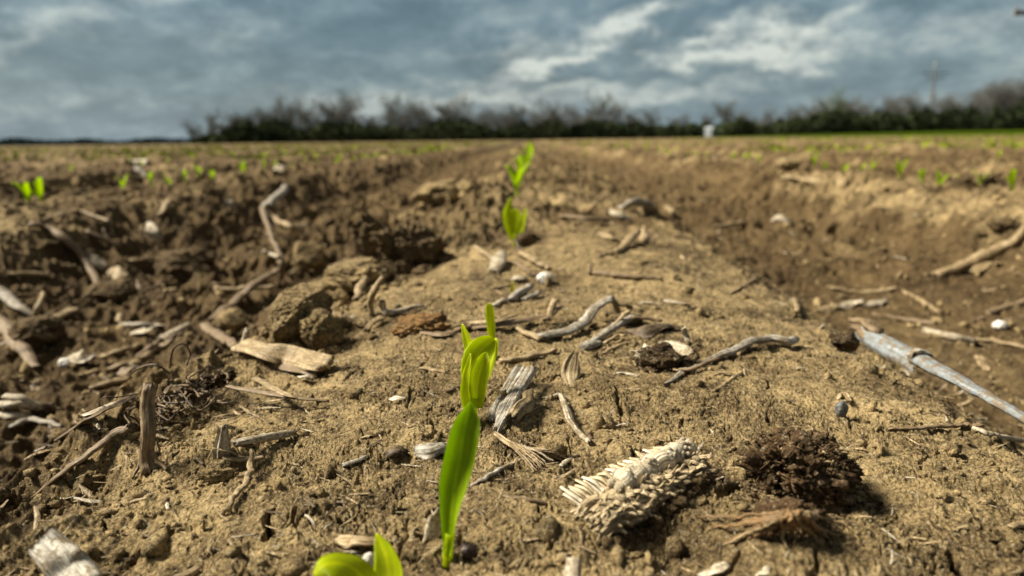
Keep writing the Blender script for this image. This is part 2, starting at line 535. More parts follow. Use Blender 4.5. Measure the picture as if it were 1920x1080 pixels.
def tube(mb, pts, radii, seg=10, n=None, rib=.08, jag=.5, flat=1.0, wob=.10, seed=0, caps=True, nodes=()):
    r = np.random.default_rng(seed + len(pts) * 7)
    P3 = np.array([tuple(p) for p in pts], float)
    n = n or max(6, len(P3) * 6)
    cr_ = spline(np.column_stack([P3, radii]), n)
    c_, rad = cr_[:, :3], np.maximum(cr_[:, 3], 1e-5)
    R0 = rad.mean()
    c_ = c_ + (spline(r.normal(size=(max(4, n // 3), 3)), n)) * R0 * wob
    for nd in nodes:
        kk = np.linspace(0, 1, n)
        rad = rad * (1 + .28 * np.exp(-((kk - nd) / .018) ** 2))
    t, nn_, bb = frames(c_)
    L = np.concatenate([[0], np.cumsum(np.linalg.norm(np.diff(c_, axis=0), axis=1))])
    vs, uv, fs = [], [], []
    lob = 1 + rib * r.normal(size=seg)
    j0 = r.random(seg) * R0 * jag; j1 = r.random(seg) * R0 * jag
    for i in range(n):
        lo = lob * (1 + .05 * r.normal(size=seg))
        for j in range(seg + 1):
            a = 2 * math.pi * j / seg
            jj = j % seg
            off = c_[i] + (nn_[i] * math.cos(a) * flat + bb[i] * math.sin(a)) * rad[i] * lo[jj]
            if i == 0: off = off - t[i] * j0[jj]
            if i == n - 1: off = off + t[i] * j1[jj]
            vs.append(off)
            uv.append((a * R0, L[i]))
    for i in range(n - 1):
        for j in range(seg):
            k = i * (seg + 1) + j
            fs.append((k, k + 1, k + seg + 2, k + seg + 1))
    if caps:
        for e, i in ((0, 0), (1, n - 1)):
            o = len(vs)
            vs.append(c_[i] + t[i] * R0 * (.35 if e == 0 else -.35)); uv.append((0, L[i]))
            for j in range(seg):
                k = i * (seg + 1) + j
                fs.append((o, k + 1, k) if e == 0 else (o, k, k + 1))
    mb.add(vs, fs, uv)
    return mb


def ribbon(mb, pts, hw, curl=0.0, thick=.0006, hint=(0, 0, 1), n=None, m_=9, fray=.3, rib=.0, wavy=.0, seed=0, twist=None):
    """a strip of leaf, husk or split stalk: arc cross-section, real thickness, frayed ends"""
    r = np.random.default_rng(seed + 3)
    P3 = np.array([tuple(p) for p in pts], float)
    n = n or max(10, len(P3) * 7)
    cr_ = spline(np.column_stack([P3, hw]), n)
    c_, W_ = cr_[:, :3], np.maximum(cr_[:, 3], 1e-5)
    t, nn_, bb = frames(c_, hint)
    if twist is not None:
        tw = spline([[v] for v in twist], n)[:, 0]
        co, si = np.cos(tw)[:, None], np.sin(tw)[:, None]
        nn_, bb = nn_ * co + bb * si, bb * co - nn_ * si
    L = np.concatenate([[0], np.cumsum(np.linalg.norm(np.diff(c_, axis=0), axis=1))])
    Wm = W_.mean()
    f0 = r.random(m_) * Wm * fray * 2; f1 = r.random(m_) * Wm * fray * 2
    rb = r.normal(size=m_) * rib
    wv_ = spline(r.normal(size=(5, 2)), n) * wavy * Wm
    vs, uv, fs = [], [], []
    for side in (1, -1):
        for i in range(n):
            for j in range(m_):
                s = -1 + 2 * j / (m_ - 1)
                if abs(curl) > .02:
                    R_ = W_[i] / (abs(curl) / 2)
                    x = R_ * math.sin(s * abs(curl) / 2); z = R_ * (math.cos(s * curl / 2) - 1) * (1 if curl > 0 else -1)
                else:
                    x = s * W_[i]; z = 0
                edge = min(1, (1 - abs(s)) * 6 + .15)
                z += side * thick * .5 * edge + rb[j] + wv_[i, 0] * s + wv_[i, 1] * (s * s)
                p = c_[i] + bb[i] * x + nn_[i] * z
                if i == 0: p = p - t[i] * f0[j]
                if i == n - 1: p = p + t[i] * f1[j]
                vs.append(p); uv.append((x, L[i]))
    N = n * m_
    for i in range(n - 1):
        for j in range(m_ - 1):
            k = i * m_ + j
            fs.append((k, k + 1, k + m_ + 1, k + m_))
            fs.append((N + k, N + k + m_, N + k + m_ + 1, N + k + 1))
    for i in range(n - 1):
        for j in (0, m_ - 1):
            k = i * m_ + j
            fs.append((k, k + m_, N + k + m_, N + k))
    for j in range(m_ - 1):
        for i in (0, n - 1):
            k = i * m_ + j
            fs.append((k, k + 1, N + k + 1, N + k))
    mb.add(vs, fs, uv)
    return mb


import bmesh
_ICO = {}


def ico(sub):
    if sub not in _ICO:
        b = bmesh.new(); bmesh.ops.create_icosphere(b, subdivisions=sub, radius=1)
        _ICO[sub] = (np.array([v.co[:] for v in b.verts]), [tuple(v.index for v in f.verts) for f in b.faces]); b.free()
    return _ICO[sub]


def lump(mb, c_, size, seed=0, sub=5, amp=.35, facet=0.0, fine=.06):
    v, f = ico(sub)
    r = np.random.default_rng(seed)
    o = r.random(3) * 40
    def n3(p, s):
        return (G[1](p[:, 0] * s + o[0], p[:, 1] * s + o[1] + p[:, 2] * s * .7) + G[2](p[:, 1] * s + o[1], p[:, 2] * s + o[2] + p[:, 0] * s * .6) + G[3](p[:, 2] * s + o[2], p[:, 0] * s + o[0] - p[:, 1] * s * .6)) / 1.7
    d = 1 + amp * n3(v, 1.3) + amp * .45 * n3(v, 3.1) - amp * .35 * np.abs(n3(v, 4.2)) + fine * n3(v, 9) + fine * .6 * n3(v, 21) + fine * .4 * n3(v, 45)
    w_ = v * d[:, None]
    if facet:
        for _ in range(15):                     # broken planes
            a = r.normal(size=3); a /= np.linalg.norm(a)
            h = facet + .2 * r.random()
            e = w_ @ a - h
            w_ -= np.outer(np.where(e > 0, e * .88, 0), a)
        w_ *= (1 + .05 * n3(v, 6) + .05 * n3(v, 12.5) + .035 * n3(v, 26) - .05 * np.abs(n3(v, 17)) + .02 * n3(v, 55))[:, None]
    w_ = w_ * np.array(size) + np.array(tuple(c_))
    mb.add(w_, f, [(p[0] * .02, p[2] * .02) for p in v])
    return mb


# ------------------------------------------------------------------ ground
def ground():
    ys = [.07]
    while ys[-1] < 420:
        y = ys[-1]
        if y < .17: d = .003
        elif y < 3.2: d = max(.00042, min(y * y / (740 * .12) * .95, .0030 * y))
        elif y < 12: d = .0055 * y
        else: d = .03 * y
        ys.append(y + d)
    ys = np.array(ys)
    NU = 1700
    u = np.linspace(-1, 1, NU)
    u = np.sign(u) * (np.abs(u) * .82 + .33 * np.abs(u) ** 4)
    Y, U = np.meshgrid(ys, u, indexing='ij')
    X = U * (Y + .09)
    x = X.ravel(); y = Y.ravel()
    z = Zf(x, y)
    # drying cracks
    cr_list = [([(1635, 968), (1652, 984), (1680, 996), (1692, 1020), (1712, 1030), (1752, 1046)], 1.3, 6), ([(1783, 1045), (1798, 1062), (1815, 1090)], 1.8, 7),
               ([(1325, 930), (1350, 928), (1368, 915), (1388, 905)], 1.5, 5), ([(1155, 728), (1160, 752), (1168, 775), (1165, 795)], 1.0, 4),
               ([(1180, 830), (1192, 848), (1182, 880), (1150, 900)], .9, 4), ([(1085, 932), (1120, 924), (1160, 922)], .7, 3),
               ([(505, 955), (500, 975), (512, 990), (495, 1010)], 1.5, 6), ([(800, 968), (812, 960), (828, 945)], 1.0, 5), ([(786, 995), (792, 1010)], 1.4, 5),
               ([(600, 965), (640, 975), (690, 962)], .9, 4), ([(755, 1048), (800, 1050), (830, 1062), (850, 1078)], 1.1, 5), ([(580, 955), (560, 970), (540, 985)], .6, 3),
               ([(1440, 780), (1452, 800)], .9, 4), ([(195, 975), (205, 995), (225, 1000)], .8, 4), ([(240, 1062), (275, 1030), (320, 995), (365, 985)], 1.7, 6),
               ([(1640, 850), (1600, 865), (1580, 860)], .7, 3), ([(1290, 655), (1312, 640), (1330, 650)], 1.2, 4), ([(860, 870), (880, 885)], .6, 3),
               ([(1400, 455), (1440, 485), (1475, 515), (1500, 545), (1530, 562)], 1.1, 6), ([(1345, 890), (1360, 880)], .6, 3), ([(1410, 610), (1430, 625)], .8, 3),
               ([(1740, 470), (1690, 478)], 1.2, 4), ([(640, 905), (690, 900), (720, 915)], .5, 2.5), ([(940, 985), (1000, 1000), (1040, 992)], .5, 2.5),
               ([(300, 915), (330, 930)], .6, 3), ([(1500, 700), (1540, 712)], .5, 2.5), ([(1600, 905), (1640, 930), (1650, 960)], .9, 5), ([(1700, 905), (1740, 890), (1790, 900)], .5, 3), ([(1820, 980), (1860, 1000), (1880, 1040)], .6, 4), ([(1010, 950), (1040, 990), (1030, 1030)], .7, 4), ([(380, 1040), (420, 1025), (470, 1035)], .7, 4), ([(690, 820), (700, 850), (730, 865)], .5, 3), ([(1350, 780), (1375, 820), (1365, 850)], .5, 3), ([(1440, 700), (1450, 740), (1490, 760)], .4, 3), ([(1215, 790), (1260, 800), (1300, 785)], .45, 2)]
    r = np.random.default_rng(5)
    for pl, wmm, dmm in cr_list:
        pp = [P(*a) for a in pl]
        pts = spline([(p.x, p.y) for p in pp], len(pp) * 7)
        seglen = np.linalg.norm(np.diff(pts, axis=0), axis=1).mean()
        pts[1:-1] += r.normal(size=(len(pts) - 2, 2)) * seglen * .55
        lo = pts.min(0) - .008; hi = pts.max(0) + .008
        ix = np.where((x > lo[0]) & (x < hi[0]) & (y > lo[1]) & (y < hi[1]))[0]
        if not len(ix): continue
        bx, by = x[ix], y[ix]
        best = np.full(len(ix), 1.0); ws = np.zeros(len(ix))
        for i in range(len(pts) - 1):
            a = pts[i]; b = pts[i + 1]; ab = b - a
            t = np.clip(((bx - a[0]) * ab[0] + (by - a[1]) * ab[1]) / (ab @ ab + 1e-12), 0, 1)
            d = np.hypot(bx - a[0] - t * ab[0], by - a[1] - t * ab[1])
            fr = (i + .5) / (len(pts) - 1)
            wd_ = wmm * .001 * (.35 + .65 * math.sin(math.pi * min(1, max(0, .08 + fr * .84)))) * (.6 + .8 * r.random()) * 1.05
            rel = d / wd_
            best = np.minimum(best, rel)
        z[ix] -= dmm * .0019 * (1 - best ** 4)
    zz = np.column_stack([x, y, z]).astype(np.float32)
    ny, nx = Y.shape
    me = bpy.data.meshes.new('ground')
    me.vertices.add(len(zz)); me.vertices.foreach_set('co', zz.ravel())
    i, j = np.meshgrid(np.arange(ny - 1), np.arange(nx - 1), indexing='ij')
    k = (i * nx + j).ravel()
    q = np.column_stack([k, k + 1, k + nx + 1, k + nx]).astype(np.int32)
    me.loops.add(q.size); me.loops.foreach_set('vertex_index', q.ravel())
    me.polygons.add(len(q)); me.polygons.foreach_set('loop_start', np.arange(0, q.size, 4, dtype=np.int32))
    me.update(calc_edges=True)
    t, a, s, kk = profile(x, y)  # weight of darker brown soil: furrows, left flank, far ground, noise patches
    brown_mix = sstep(.0, .85, s + .25 * G[4](x * 14, y * 12) + .15 * G[5](x * 40, y * 38)) * (.85 + .45 * G[2](x * 6, y * 5))
    brown_mix = brown_mix + .42 * sstep(-.14, -.22, x) * sstep(-.85, -.7, x) * (.8 + .6 * G[3](x * 9, y * 8))
    brown_mix = brown_mix + .30 * sstep(.05, .5, G[5](x * 3.1, y * 2.6)) * sstep(-.10, -.22, x) * sstep(-.8, -.6, x)
    brown_mix = brown_mix + .75 * (.3 + .7 * sstep(-.02, -.12, x)) * sstep(.75, 1.1, y) * np.clip(.42 + 1.5 * G[1](x * 5, y * 3.2), 0, 1) * sstep(1.0, .2, np.abs(x + .1) / (y + .3))
    brown_mix = brown_mix + .75 * sstep(1.2, 2.6, y) * (.85 + .15 * s) * np.clip(.72 + 1.5 * G[4](x * 2.2, y * 1.2), 0, 1)
    brown_mix = brown_mix + .75 * sstep(.6, 1.1, y) * np.clip(.42 + 1.5 * G[0](x * 7, y * 5), .02, 1.2) * (.75 + .25 * s)
    brown_mix = brown_mix + .30 * sstep(.12, .5, G[3](x * 13 + 5, y * 12))
    brown_mix = np.clip(brown_mix, 0, .92)
    at_ = me.attributes.new('brown_mix', 'FLOAT', 'POINT')
    at_.data.foreach_set('value', brown_mix.astype(np.float32))
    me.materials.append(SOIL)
    me.polygons.foreach_set('use_smooth', np.ones(len(q), bool))
    o = bpy.data.objects.new('ground', me)
    COL.objects.link(o)
    tag(o, kind='structure')


ground()

# the land beyond the modelled soil, out to the horizon
mb = MB_()
mb.add([(-6000, -60, -.35), (6000, -60, -.35), (6000, 8000, -.35), (-6000, 8000, -.35)], [(0, 1, 2, 3)])
tag(obj('terrain', mb, FARSOIL, smooth=False), kind='structure')


def grass_sheet():
    mb = MB_()
    nx, ny = 60, 40
    vs = []
    for j in range(ny):
        v = j / (ny - 1)
        for i in range(nx):
            u_ = i / (nx - 1)
            x = 24 + u_ * 260
            y0 = 30 + 70 * math.exp(-(x - 24) / 12)
            y = y0 + (175 - y0) * v ** 2
            z = .03 + .75 * v * min(1, (x - 24) / 60) + .02 * math.sin(x * .7 + y * .3)
            if i == 0 or j == 0: z = -.12
            vs.append((x, y, z))
    fs = [(j * nx + i, j * nx + i + 1, (j + 1) * nx + i + 1, (j + 1) * nx + i) for j in range(ny - 1) for i in range(nx - 1)]
    mb.add(vs, fs)
    tag(obj('grass_field', mb, GRASS), kind='structure')


grass_sheet()

# ------------------------------------------------------------------ seedlings
def leaf(parent, pts, hw, mat=LEAF, curl=-1.2, hint=None, seed=0, twist=None, thick=.00035, name='leaf'):
    mb = MB_()
    ribbon(mb, pts, hw, curl=curl, thick=thick, hint=hint if hint is not None else tuple(-fwd + cup * .3), n=26, m_=11, fray=.02, wavy=.05, seed=seed, twist=twist)
    return obj(name, mb, mat, parent)


def px_leaf(parent, D, rows, mat=LEAF, **kw):
    """rows: (px, py, half width px, depth offset m)"""
    pts = [at(r_[0], r_[1], D + (r_[3] if len(r_) > 3 else 0)) for r_ in rows]
    return leaf(parent, pts, [r_[2] * D / FPX for r_ in rows], mat, **kw)


def px_stem(parent, D, rows, mat=LEAF):
    mb = MB_()
    tube(mb, [at(r_[0], r_[1], D + (r_[3] if len(r_) > 3 else 0)) for r_ in rows], [r_[2] * D / FPX for r_ in rows], seg=10, n=14, rib=.02, wob=.03, jag=0)
    return obj('stem', mb, mat, parent)


SG = 'corn seedlings standing in the middle row'
# nearest seedling, cut by the bottom edge
b = P(690, 1078); D = depth(b) - .012
e = empty('corn_seedling', (b.x, b.y - .02, Zf(np.array([b.x]), np.array([b.y - .02]))[0]))
tag(e, 'blurred bright green corn seedling with two broad leaves at the bottom edge of the photo', 'seedling', SG)
px_stem(e, D, [(690, 1230, 11, 0), (695, 1170, 12, 0), (698, 1130, 13, 0)])
px_leaf(e, D, [(698, 1150, 12), (690, 1105, 26, -.002), (668, 1072, 34, -.004), (640, 1058, 32, -.006), (610, 1060, 24, -.008), (590, 1078, 8, -.009)], curl=.9, hint=tuple(cup * .8 - fwd * .6), seed=1)
px_leaf(e, D, [(698, 1150, 12), (722, 1110, 26, .002), (728, 1075, 29, .004), (722, 1040, 21, .006), (712, 1015, 11, .008), (706, 1001, 3, .009)], curl=-1.0, seed=2)
# second: one tall rolled leaf
b = P(838, 1050); D = depth(b)
e = empty('corn_seedling', b)
tag(e, 'tall corn seedling with a single long dark green rolled leaf in front of the others', 'seedling', SG)
px_stem(e, D, [(838, 1062, 10, .001), (840, 1030, 10, .001), (844, 1000, 10, .0)])
px_leaf(e, D, [(841, 1040, 10), (843, 1005, 14), (846, 960, 21), (852, 910, 31, .001), (861, 860, 34, .002), (868, 815, 33, .003), (875, 785, 27, .005), (880, 765, 12, .006), (882, 755, 3, .007)],
        LEAFD, curl=-1.9, seed=3, twist=(-.5, -.3, .1, .45, .6))
# third: cluster of open leaves
b = P(884, 790); D = depth(b)
e = empty('corn_seedling', b)
tag(e, 'sharp bright corn seedling with several overlapping open leaves just behind the tall rolled leaf', 'seedling', SG)
px_stem(e, D, [(882, 795, 11), (884, 770, 12), (888, 745, 12)])
px_leaf(e, D, [(876, 765, 8, .004), (878, 725, 12, .006), (883, 690, 22, .009), (897, 662, 27, .012), (914, 645, 20, .015), (926, 636, 6, .017)], curl=-1.1, seed=4, twist=(.1, .2, .35))
px_leaf(e, D, [(905, 725, 6, .012), (918, 690, 11, .014), (925, 665, 12, .016), (929, 645, 8, .017), (929, 634, 3, .018)], curl=-.8, seed=14, twist=(-.5, -.6, -.4))
px_leaf(e, D, [(893, 765, 12, -.001), (893, 740, 17, -.001), (896, 712, 20, .0), (902, 688, 18, .001), (908, 671, 11, .002), (912, 661, 3, .003)], curl=-1.5, seed=5, twist=(.35, .25, .1))
px_leaf(e, D, [(876, 765, 9, -.002), (872, 735, 10, -.002), (874, 705, 8, -.002), (879, 680, 5, -.001), (882, 663, 2, .0)], curl=-1.6, seed=6)
px_leaf(e, D, [(880, 700, 6, .014), (881, 670, 10, .016), (878, 645, 10, .018), (872, 624, 7, .019), (867, 608, 2, .02)], curl=-1.0, seed=7, twist=(-.4, -.3, -.2))
# fourth: single blade behind
b = P(921, 672); D = depth(b)
e = empty('corn_seedling', b)
tag(e, 'small corn seedling showing one blunt upright blade above the open leaves', 'seedling', SG)
px_stem(e, D, [(921, 676, 5), (922, 655, 6), (922, 640, 6)])
px_leaf(e, D, [(922, 650, 6), (921, 620, 8), (919, 595, 9), (918, 578, 8), (917, 569, 4)], curl=-1.0, seed=8, twist=(.2, .1, -.2))
# tiny yellow sprout
b = P(960, 558); D = depth(b)
e = empty('corn_sprout', b)
tag(e, 'tiny yellow corn sprout just emerging beside the dark hollow', 'seedling', SG)
px_leaf(e, D, [(960, 560, 4), (960, 548, 5), (961, 538, 4), (961, 528, 1.5)], LEAFY, curl=-2.0, seed=9)
# fifth
b = P(966, 460); D = depth(b)
e = empty('corn_seedling', b)
tag(e, 'soft focus corn seedling with three upright leaves alone in mid row', 'seedling', SG)
px_stem(e, D, [(966, 462, 4), (966, 450, 5), (966, 440, 6)])
px_leaf(e, D, [(962, 452, 5), (954, 430, 8), (950, 405, 9), (954, 385, 6), (958, 370, 2)], curl=-1.1, seed=10, twist=(.2, .3, .2))
px_leaf(e, D, [(966, 452, 6, .003), (967, 430, 12, .004), (967, 408, 13, .005), (966, 392, 6, .006)], curl=-1.3, seed=11)
px_leaf(e, D, [(968, 455, 5), (975, 432, 8), (981, 412, 6), (987, 391, 2)], curl=-1.2, seed=12, twist=(-.3, -.2, -.2))


def proto(i):
    r = random.Random(100 + i)
    e = empty('corn_seedling', (0, 0, 0))
    h = .046
    mb = MB_()
    tube(mb, [(0, 0, -.004), (.0005, 0, h * .2), (.001, .0005, h * .38)], [.0016, .0019, .0018], seg=8, n=8, rib=.02, wob=.05, jag=0)
    obj('stem', mb, LEAFF, e)
    for k in range(3 if i != 2 else 2):
        a = k * 2.4 + r.random() * 1.2 + i
        dx, dy = math.cos(a), math.sin(a)
        lh = h * (1 - .2 * k * r.random()) * r.uniform(.85, 1.1)
        sp = r.uniform(.10, .34) * h
        pts = [(0, 0, h * .15), (dx * sp * .25, dy * sp * .25, lh * .42), (dx * sp * .7, dy * sp * .7, lh * .75), (dx * sp * 1.2, dy * sp * 1.2, lh * .97), (dx * sp * 1.7, dy * sp * 1.7, lh * .96)]
        mb = MB_()
        ribbon(mb, pts, [.0018, .0040, .0056, .0044, .0008], curl=-1.2, thick=.0004, hint=(-dx, -dy, .5), n=12, m_=7, fray=.02, wavy=.08, seed=i * 5 + k)
        obj('leaf', mb, LEAFF, e)
    return e


PROTOS = [proto(i) for i in range(4)]
USED = [False] * 4


def seedling(x, y, label, group, sc=1.0, rz=None):
    i = random.randrange(4)
    src = PROTOS[i]
    if not USED[i]:
        o = src; USED[i] = True
    else:
        o = src.copy(); COL.objects.link(o)
        for ch in src.children:
            c2 = ch.copy(); COL.objects.link(c2); c2.parent = o
    z = float(Zf(np.array([x]), np.array([y]))[0])
    o.location = (x, y, z + .001)
    o.rotation_euler = (random.uniform(-.15, .15), random.uniform(-.15, .15), random.uniform(0, 6.28) if rz is None else rz)
    o.scale = (sc,) * 3
    tag(o, label, 'seedling', group)
    return o


# middle row beyond the fifth
for i, (px, py) in enumerate([(968, 368), (973, 352), (979, 338), (985, 326), (988, 316), (991, 308), (993, 302), (995, 297), (996, 292)]):
    p = P(px, py)
    lab = ['blurred corn seedling leaning left where the green line of the middle row begins',
           'second blurred seedling in the far green line of the middle row'][i] if i < 2 else 'far blurred corn seedling merging into the green line of the middle row'
    seedling(p.x, p.y, lab, SG, 1.35)
yy = float(P(996, 290).y)
for k in range(24):
    yy += .10 + .08 * random.random()
    seedling(-.025 + random.uniform(-.01, .01), yy, 'far blurred corn seedling merging into the green line of the middle row', SG, 1.4)
# right-hand row
RG = 'corn seedlings in the row on the right-hand bed'
ordr = ['nearest the right edge of the photo', 'second from the right edge', 'third from the right edge', 'fourth from the right edge', 'fifth from the right edge', 'sixth from the right edge']
for i, px in enumerate([1885, 1822, 1790, 1747, 1716, 1677, 1625, 1606, 1573, 1540, 1520, 1482, 1418, 1398]):
    d_ = 1331.0 / (px - 1000)
    x = .965; y = d_ * 1.01
    lab = f'blurred corn seedling in the right-hand row, {ordr[i]}' if i < 6 else 'small blurred corn seedling in the middle of the right-hand row'
    seedling(x, y, lab, RG, .92 if i not in (0, 3, 5) else 1.1)
y = 3.4
while y < 8:
    seedling(.965 + random.uniform(-.02, .02), y, 'tiny distant corn seedling at the far end of the right-hand row', RG, .9); y += random.choice([.14, .16, .2, .3, .5])
LG = 'corn seedlings in the row on the left-hand bed'
ordl = ['nearest the left edge of the photo', 'second from the left edge', 'standing alone third from the left edge', 'fourth from the left edge', 'fifth from the left edge', 'sixth from the left edge']
for i, px in enumerate([45, 70, 230, 283, 311, 348, 374, 398, 456, 462, 500, 520]):
    d_ = 1410.0 / (1000 - px)
    lab = f'blurred corn seedling in the left-hand row, {ordl[i]}' if i < 6 else 'small blurred corn seedling in the middle of the left-hand row'
    seedling(-1.0, d_ * .985, lab, LG, 1.15 if i < 2 else .9)
y = 3.1
while y < 8:
    seedling(-1.01 + random.uniform(-.02, .02), y, 'tiny distant corn seedling at the far end of the left-hand row', LG, .9); y += random.choice([.16, .2, .3, .5])
for kx, g_, l_ in ((-2, 'corn seedlings in the second row to the left', 'tiny distant corn seedling in the second row to the left'), (2, 'corn seedlings in the second row to the right', 'tiny distant corn seedling in the second row to the right')):
    y = 3.2
    while y < 7:
        seedling(-.025 + kx * .99, y, l_, g_, .95); y += random.choice([.3, .45, .6, 1.0])


# weeds and far rows read as one green haze of leaves
def weeds():
    r = np.random.default_rng(3)
    mb = MB_()
    N = 20000
    y = 5.0 * (40 / 5.0) ** r.random(N)
    x = (r.random(N) * 2 - 1) * .8 * y
    k = np.round((x + .025) / PERIOD) * PERIOD - .025
    onrow = r.random(N) < .55
    x = np.where(onrow, k + r.normal(size=N) * .03, x)
    keep = (G[2](x * .6, y * .35) + .35 * (x < -1) * (y > 3) + .05 > r.random(N) * .55)
    x, y = x[keep], y[keep]
    z = Zf(x, y)
    for a, b_, c_ in zip(x, y, z):
        s = .014 + .02 * random.random() + .0012 * b_
        an = random.random() * 6.28; dx, dy = math.cos(an) * s * .5, math.sin(an) * s * .5
        ln = random.uniform(-.4, .4) * s
        hh = s * random.uniform(.5, 1.3)
        mb.add([(a - dx * .5, b_ - dy * .5, c_), (a + dx * .5, b_ + dy * .5, c_), (a + dx + ln, b_ + dy + ln, c_ + hh), (a + ln - dx * .4, b_ - dy * .4, c_ + hh * .8)], [(0, 1, 2, 3)])
    tag(obj('weeds', mb, WEED, smooth=False), 'low green weeds speckling the far field', 'weeds', kind='stuff')


weeds()

# ------------------------------------------------------------------ debris on the soil
def PL(px, py, rp, lift=None, k=.6):
    """ground point for a piece of radius rp pixels; returns point, radius in metres"""
    p = P(px, py)
    r_ = rp * depth(p) / FPX
    p = P(px, py, r_ * k if lift is None else lift)
    return p, rp * depth(p) / FPX


SEEDC = [0]


def stalk(name, label, cat, rows, mat, group=None, flat=.7, rib=.07, jag=.9, wob=.15, nodes=(), seg=12, k=.6, parent=None, smooth=True):
    rib = max(rib, .02) * 1.3
    SEEDC[0] += 1
    pr = [PL(a[0], a[1], a[2], (a[3] * .001 if len(a) > 3 else None), k) for a in rows]
    mb = MB_()
    L = sum((pr[i + 1][0] - pr[i][0]).length for i in range(len(pr) - 1)); R_ = sum(q[1] for q in pr) / len(pr)
    n = int(min(60, max(8, L / R_ * 1.6)))
    tube(mb, [q[0] for q in pr], [q[1] for q in pr], seg=seg, n=n, rib=rib, jag=jag, flat=flat, wob=wob, seed=SEEDC[0], nodes=nodes)
    o = obj(name, mb, mat, parent, smooth)
    if parent is None: tag(o, label, cat, group)
    return o


def strip(name, label, cat, rows, mat, group=None, curl=.6, thick=.0012, hint=(0, 0, 1), fray=.35, rib=.00015, wavy=.15, parent=None, m_=11, twist=None, k=.15):
    SEEDC[0] += 1
    pr = [PL(a[0], a[1], a[2], (a[3] * .001 if len(a) > 3 else None), k) for a in rows]
    mb = MB_()
    ribbon(mb, [q[0] for q in pr], [q[1] for q in pr], curl=curl, thick=thick, hint=hint, fray=fray, rib=rib, wavy=wavy, seed=SEEDC[0], m_=m_, n=max(14, len(pr) * 8), twist=twist)
    o = obj(name, mb, mat, parent)
    if parent is None: tag(o, label, cat, group)
    return o


def clod(label, px, py, w_, h_, dpt=.9, mat=CLOD, name='soil_clod', cat='clod', amp=.30, facet=.72, seed=None, sub=5, sink=.25, group=None, fine=.06):
    """px,py: foot of the clod in the picture; w_, h_ its size in pixels"""
    SEEDC[0] += 1
    p = P(px, py)
    s = depth(p) / FPX
    rx, rz = w_ * s / 2, h_ * s / 2
    c_ = Vector((p.x, p.y + rx * dpt * .6, p.z + rz * (1 - sink)))
    mb = MB_()
    lump(mb, c_, (rx, rx * dpt, rz), seed=seed if seed is not None else SEEDC[0], sub=sub, amp=amp, facet=facet, fine=fine)
    o = obj(name, mb, mat, smooth=True)
    if w_ > 55 and mat is not SEED and mat is not RUST:
        r = random.Random(SEEDC[0]); mb = MB_()
        for i in range(int(26 + w_ * .45)):
            a = r.uniform(2.6, 6.8); q = 1 + r.gauss(0, .20)
            X_, Y_ = c_.x + math.cos(a) * rx * q, c_.y + math.sin(a) * rx * dpt * q
            sz = rx * min(.22, .03 + .05 * r.expovariate(1.0))
            lump(mb, (X_, Y_, float(Zf(np.array([X_]), np.array([Y_]))[0]) + sz * .25), (sz * r.uniform(.7, 1.4), sz, sz * .8), seed=i, sub=3 if sz > rx * .1 else 2, amp=.6, fine=.05)
        obj('crumbled_soil', mb, mat, o)
    tag(o, label, cat, group)
    return o


TOC = tuple(-fwd * .7 + Vector((0, 0, .7)))
ST = stalk
# ---- middle of the bed, right of the seedlings
ST('dead_twig', 'white bent twig with dark cracks, curving down right of the wood fragments', 'twig', [(1015, 747, 2), (1032, 745, 4), (1050, 741, 6), (1059, 758, 7), (1065, 780, 8), (1078, 802, 7.5), (1092, 818, 7), (1106, 829, 6)], MW, wob=.08, seg=14)
e = empty('wood_fragment', P(955, 780)); tag(e, 'pale grey weathered wood fragment with a notch, leaning beside the bright seedling', 'wood fragment')
strip('slab', '', '', [(996, 690, 12, 9), (972, 728, 13, 6.5), (950, 765, 15, 4), (934, 800, 8, 2)], MG, parent=e, curl=.9, thick=.0022, hint=TOC, fray=.5, rib=.0003)
strip('splinter', '', '', [(975, 692, 12, 7.5), (962, 712, 12, 6), (950, 732, 11, 4.5)], MG, parent=e, curl=.5, thick=.0016, hint=TOC, fray=.6, rib=.0003)
strip('splinter', '', '', [(940, 748, 10, 4), (930, 768, 14, 2.5), (926, 782, 10, 1.5)], MG, parent=e, curl=.4, thick=.0016, hint=TOC, fray=.5, rib=.0003)
ST('stalk_stub', 'short brown ridged stalk stub between the grey wood fragment and the white bent twig', 'stalk stub', [(990, 748, 16), (975, 765, 18), (956, 785, 15)], MT, rib=.14, jag=1.2, seg=18)
strip('husk_scrap', 'yellowish fibrous husk scrap standing upright in the soil above the white bent twig', 'husk', [(1072, 722, 10, 0), (1070, 700, 18, 3), (1074, 680, 16, 7), (1078, 664, 7, 10)], MT, hint=tuple(-fwd), curl=.5, thick=.001, fray=.5, rib=.0004)
ST('stick', 'short smooth brown stick lying level right of the bright seedling tip', 'stick', [(940, 678, 7), (975, 672, 8), (1010, 665, 8), (1040, 657, 6)], MT, group=None)
e = empty('split_cornstalk', P(900, 612)); tag(e, 'long flat split cornstalk lying across the row behind the single blade', 'cornstalk')
strip('stalk', '', '', [(785, 622, 6, 1), (830, 625, 9, 3), (880, 614, 9, 3), (930, 607, 10, 4), (985, 597, 11, 5), (1028, 590, 7, 6)], MB, parent=e, curl=1.6, thick=.0014, fray=.4)
ST('side_shoot', '', '', [(1028, 598, 6, 5), (1033, 582, 6, 10), (1040, 563, 6, 15)], MT, parent=e)
ST('side_shoot', '', '', [(1022, 600, 5, 5), (1040, 585, 6, 8), (1052, 575, 5, 10)], MB, parent=e)
strip('sheath', '', '', [(850, 612, 4, 4), (880, 604, 7, 6), (930, 600, 8, 7), (965, 592, 4, 7)], MT, parent=e, curl=1.0)
e = empty('curved_cornstalk', P(1075, 615)); tag(e, 'thick pale grey cornstalk bent upward at its right end, lying across the middle bed', 'cornstalk')
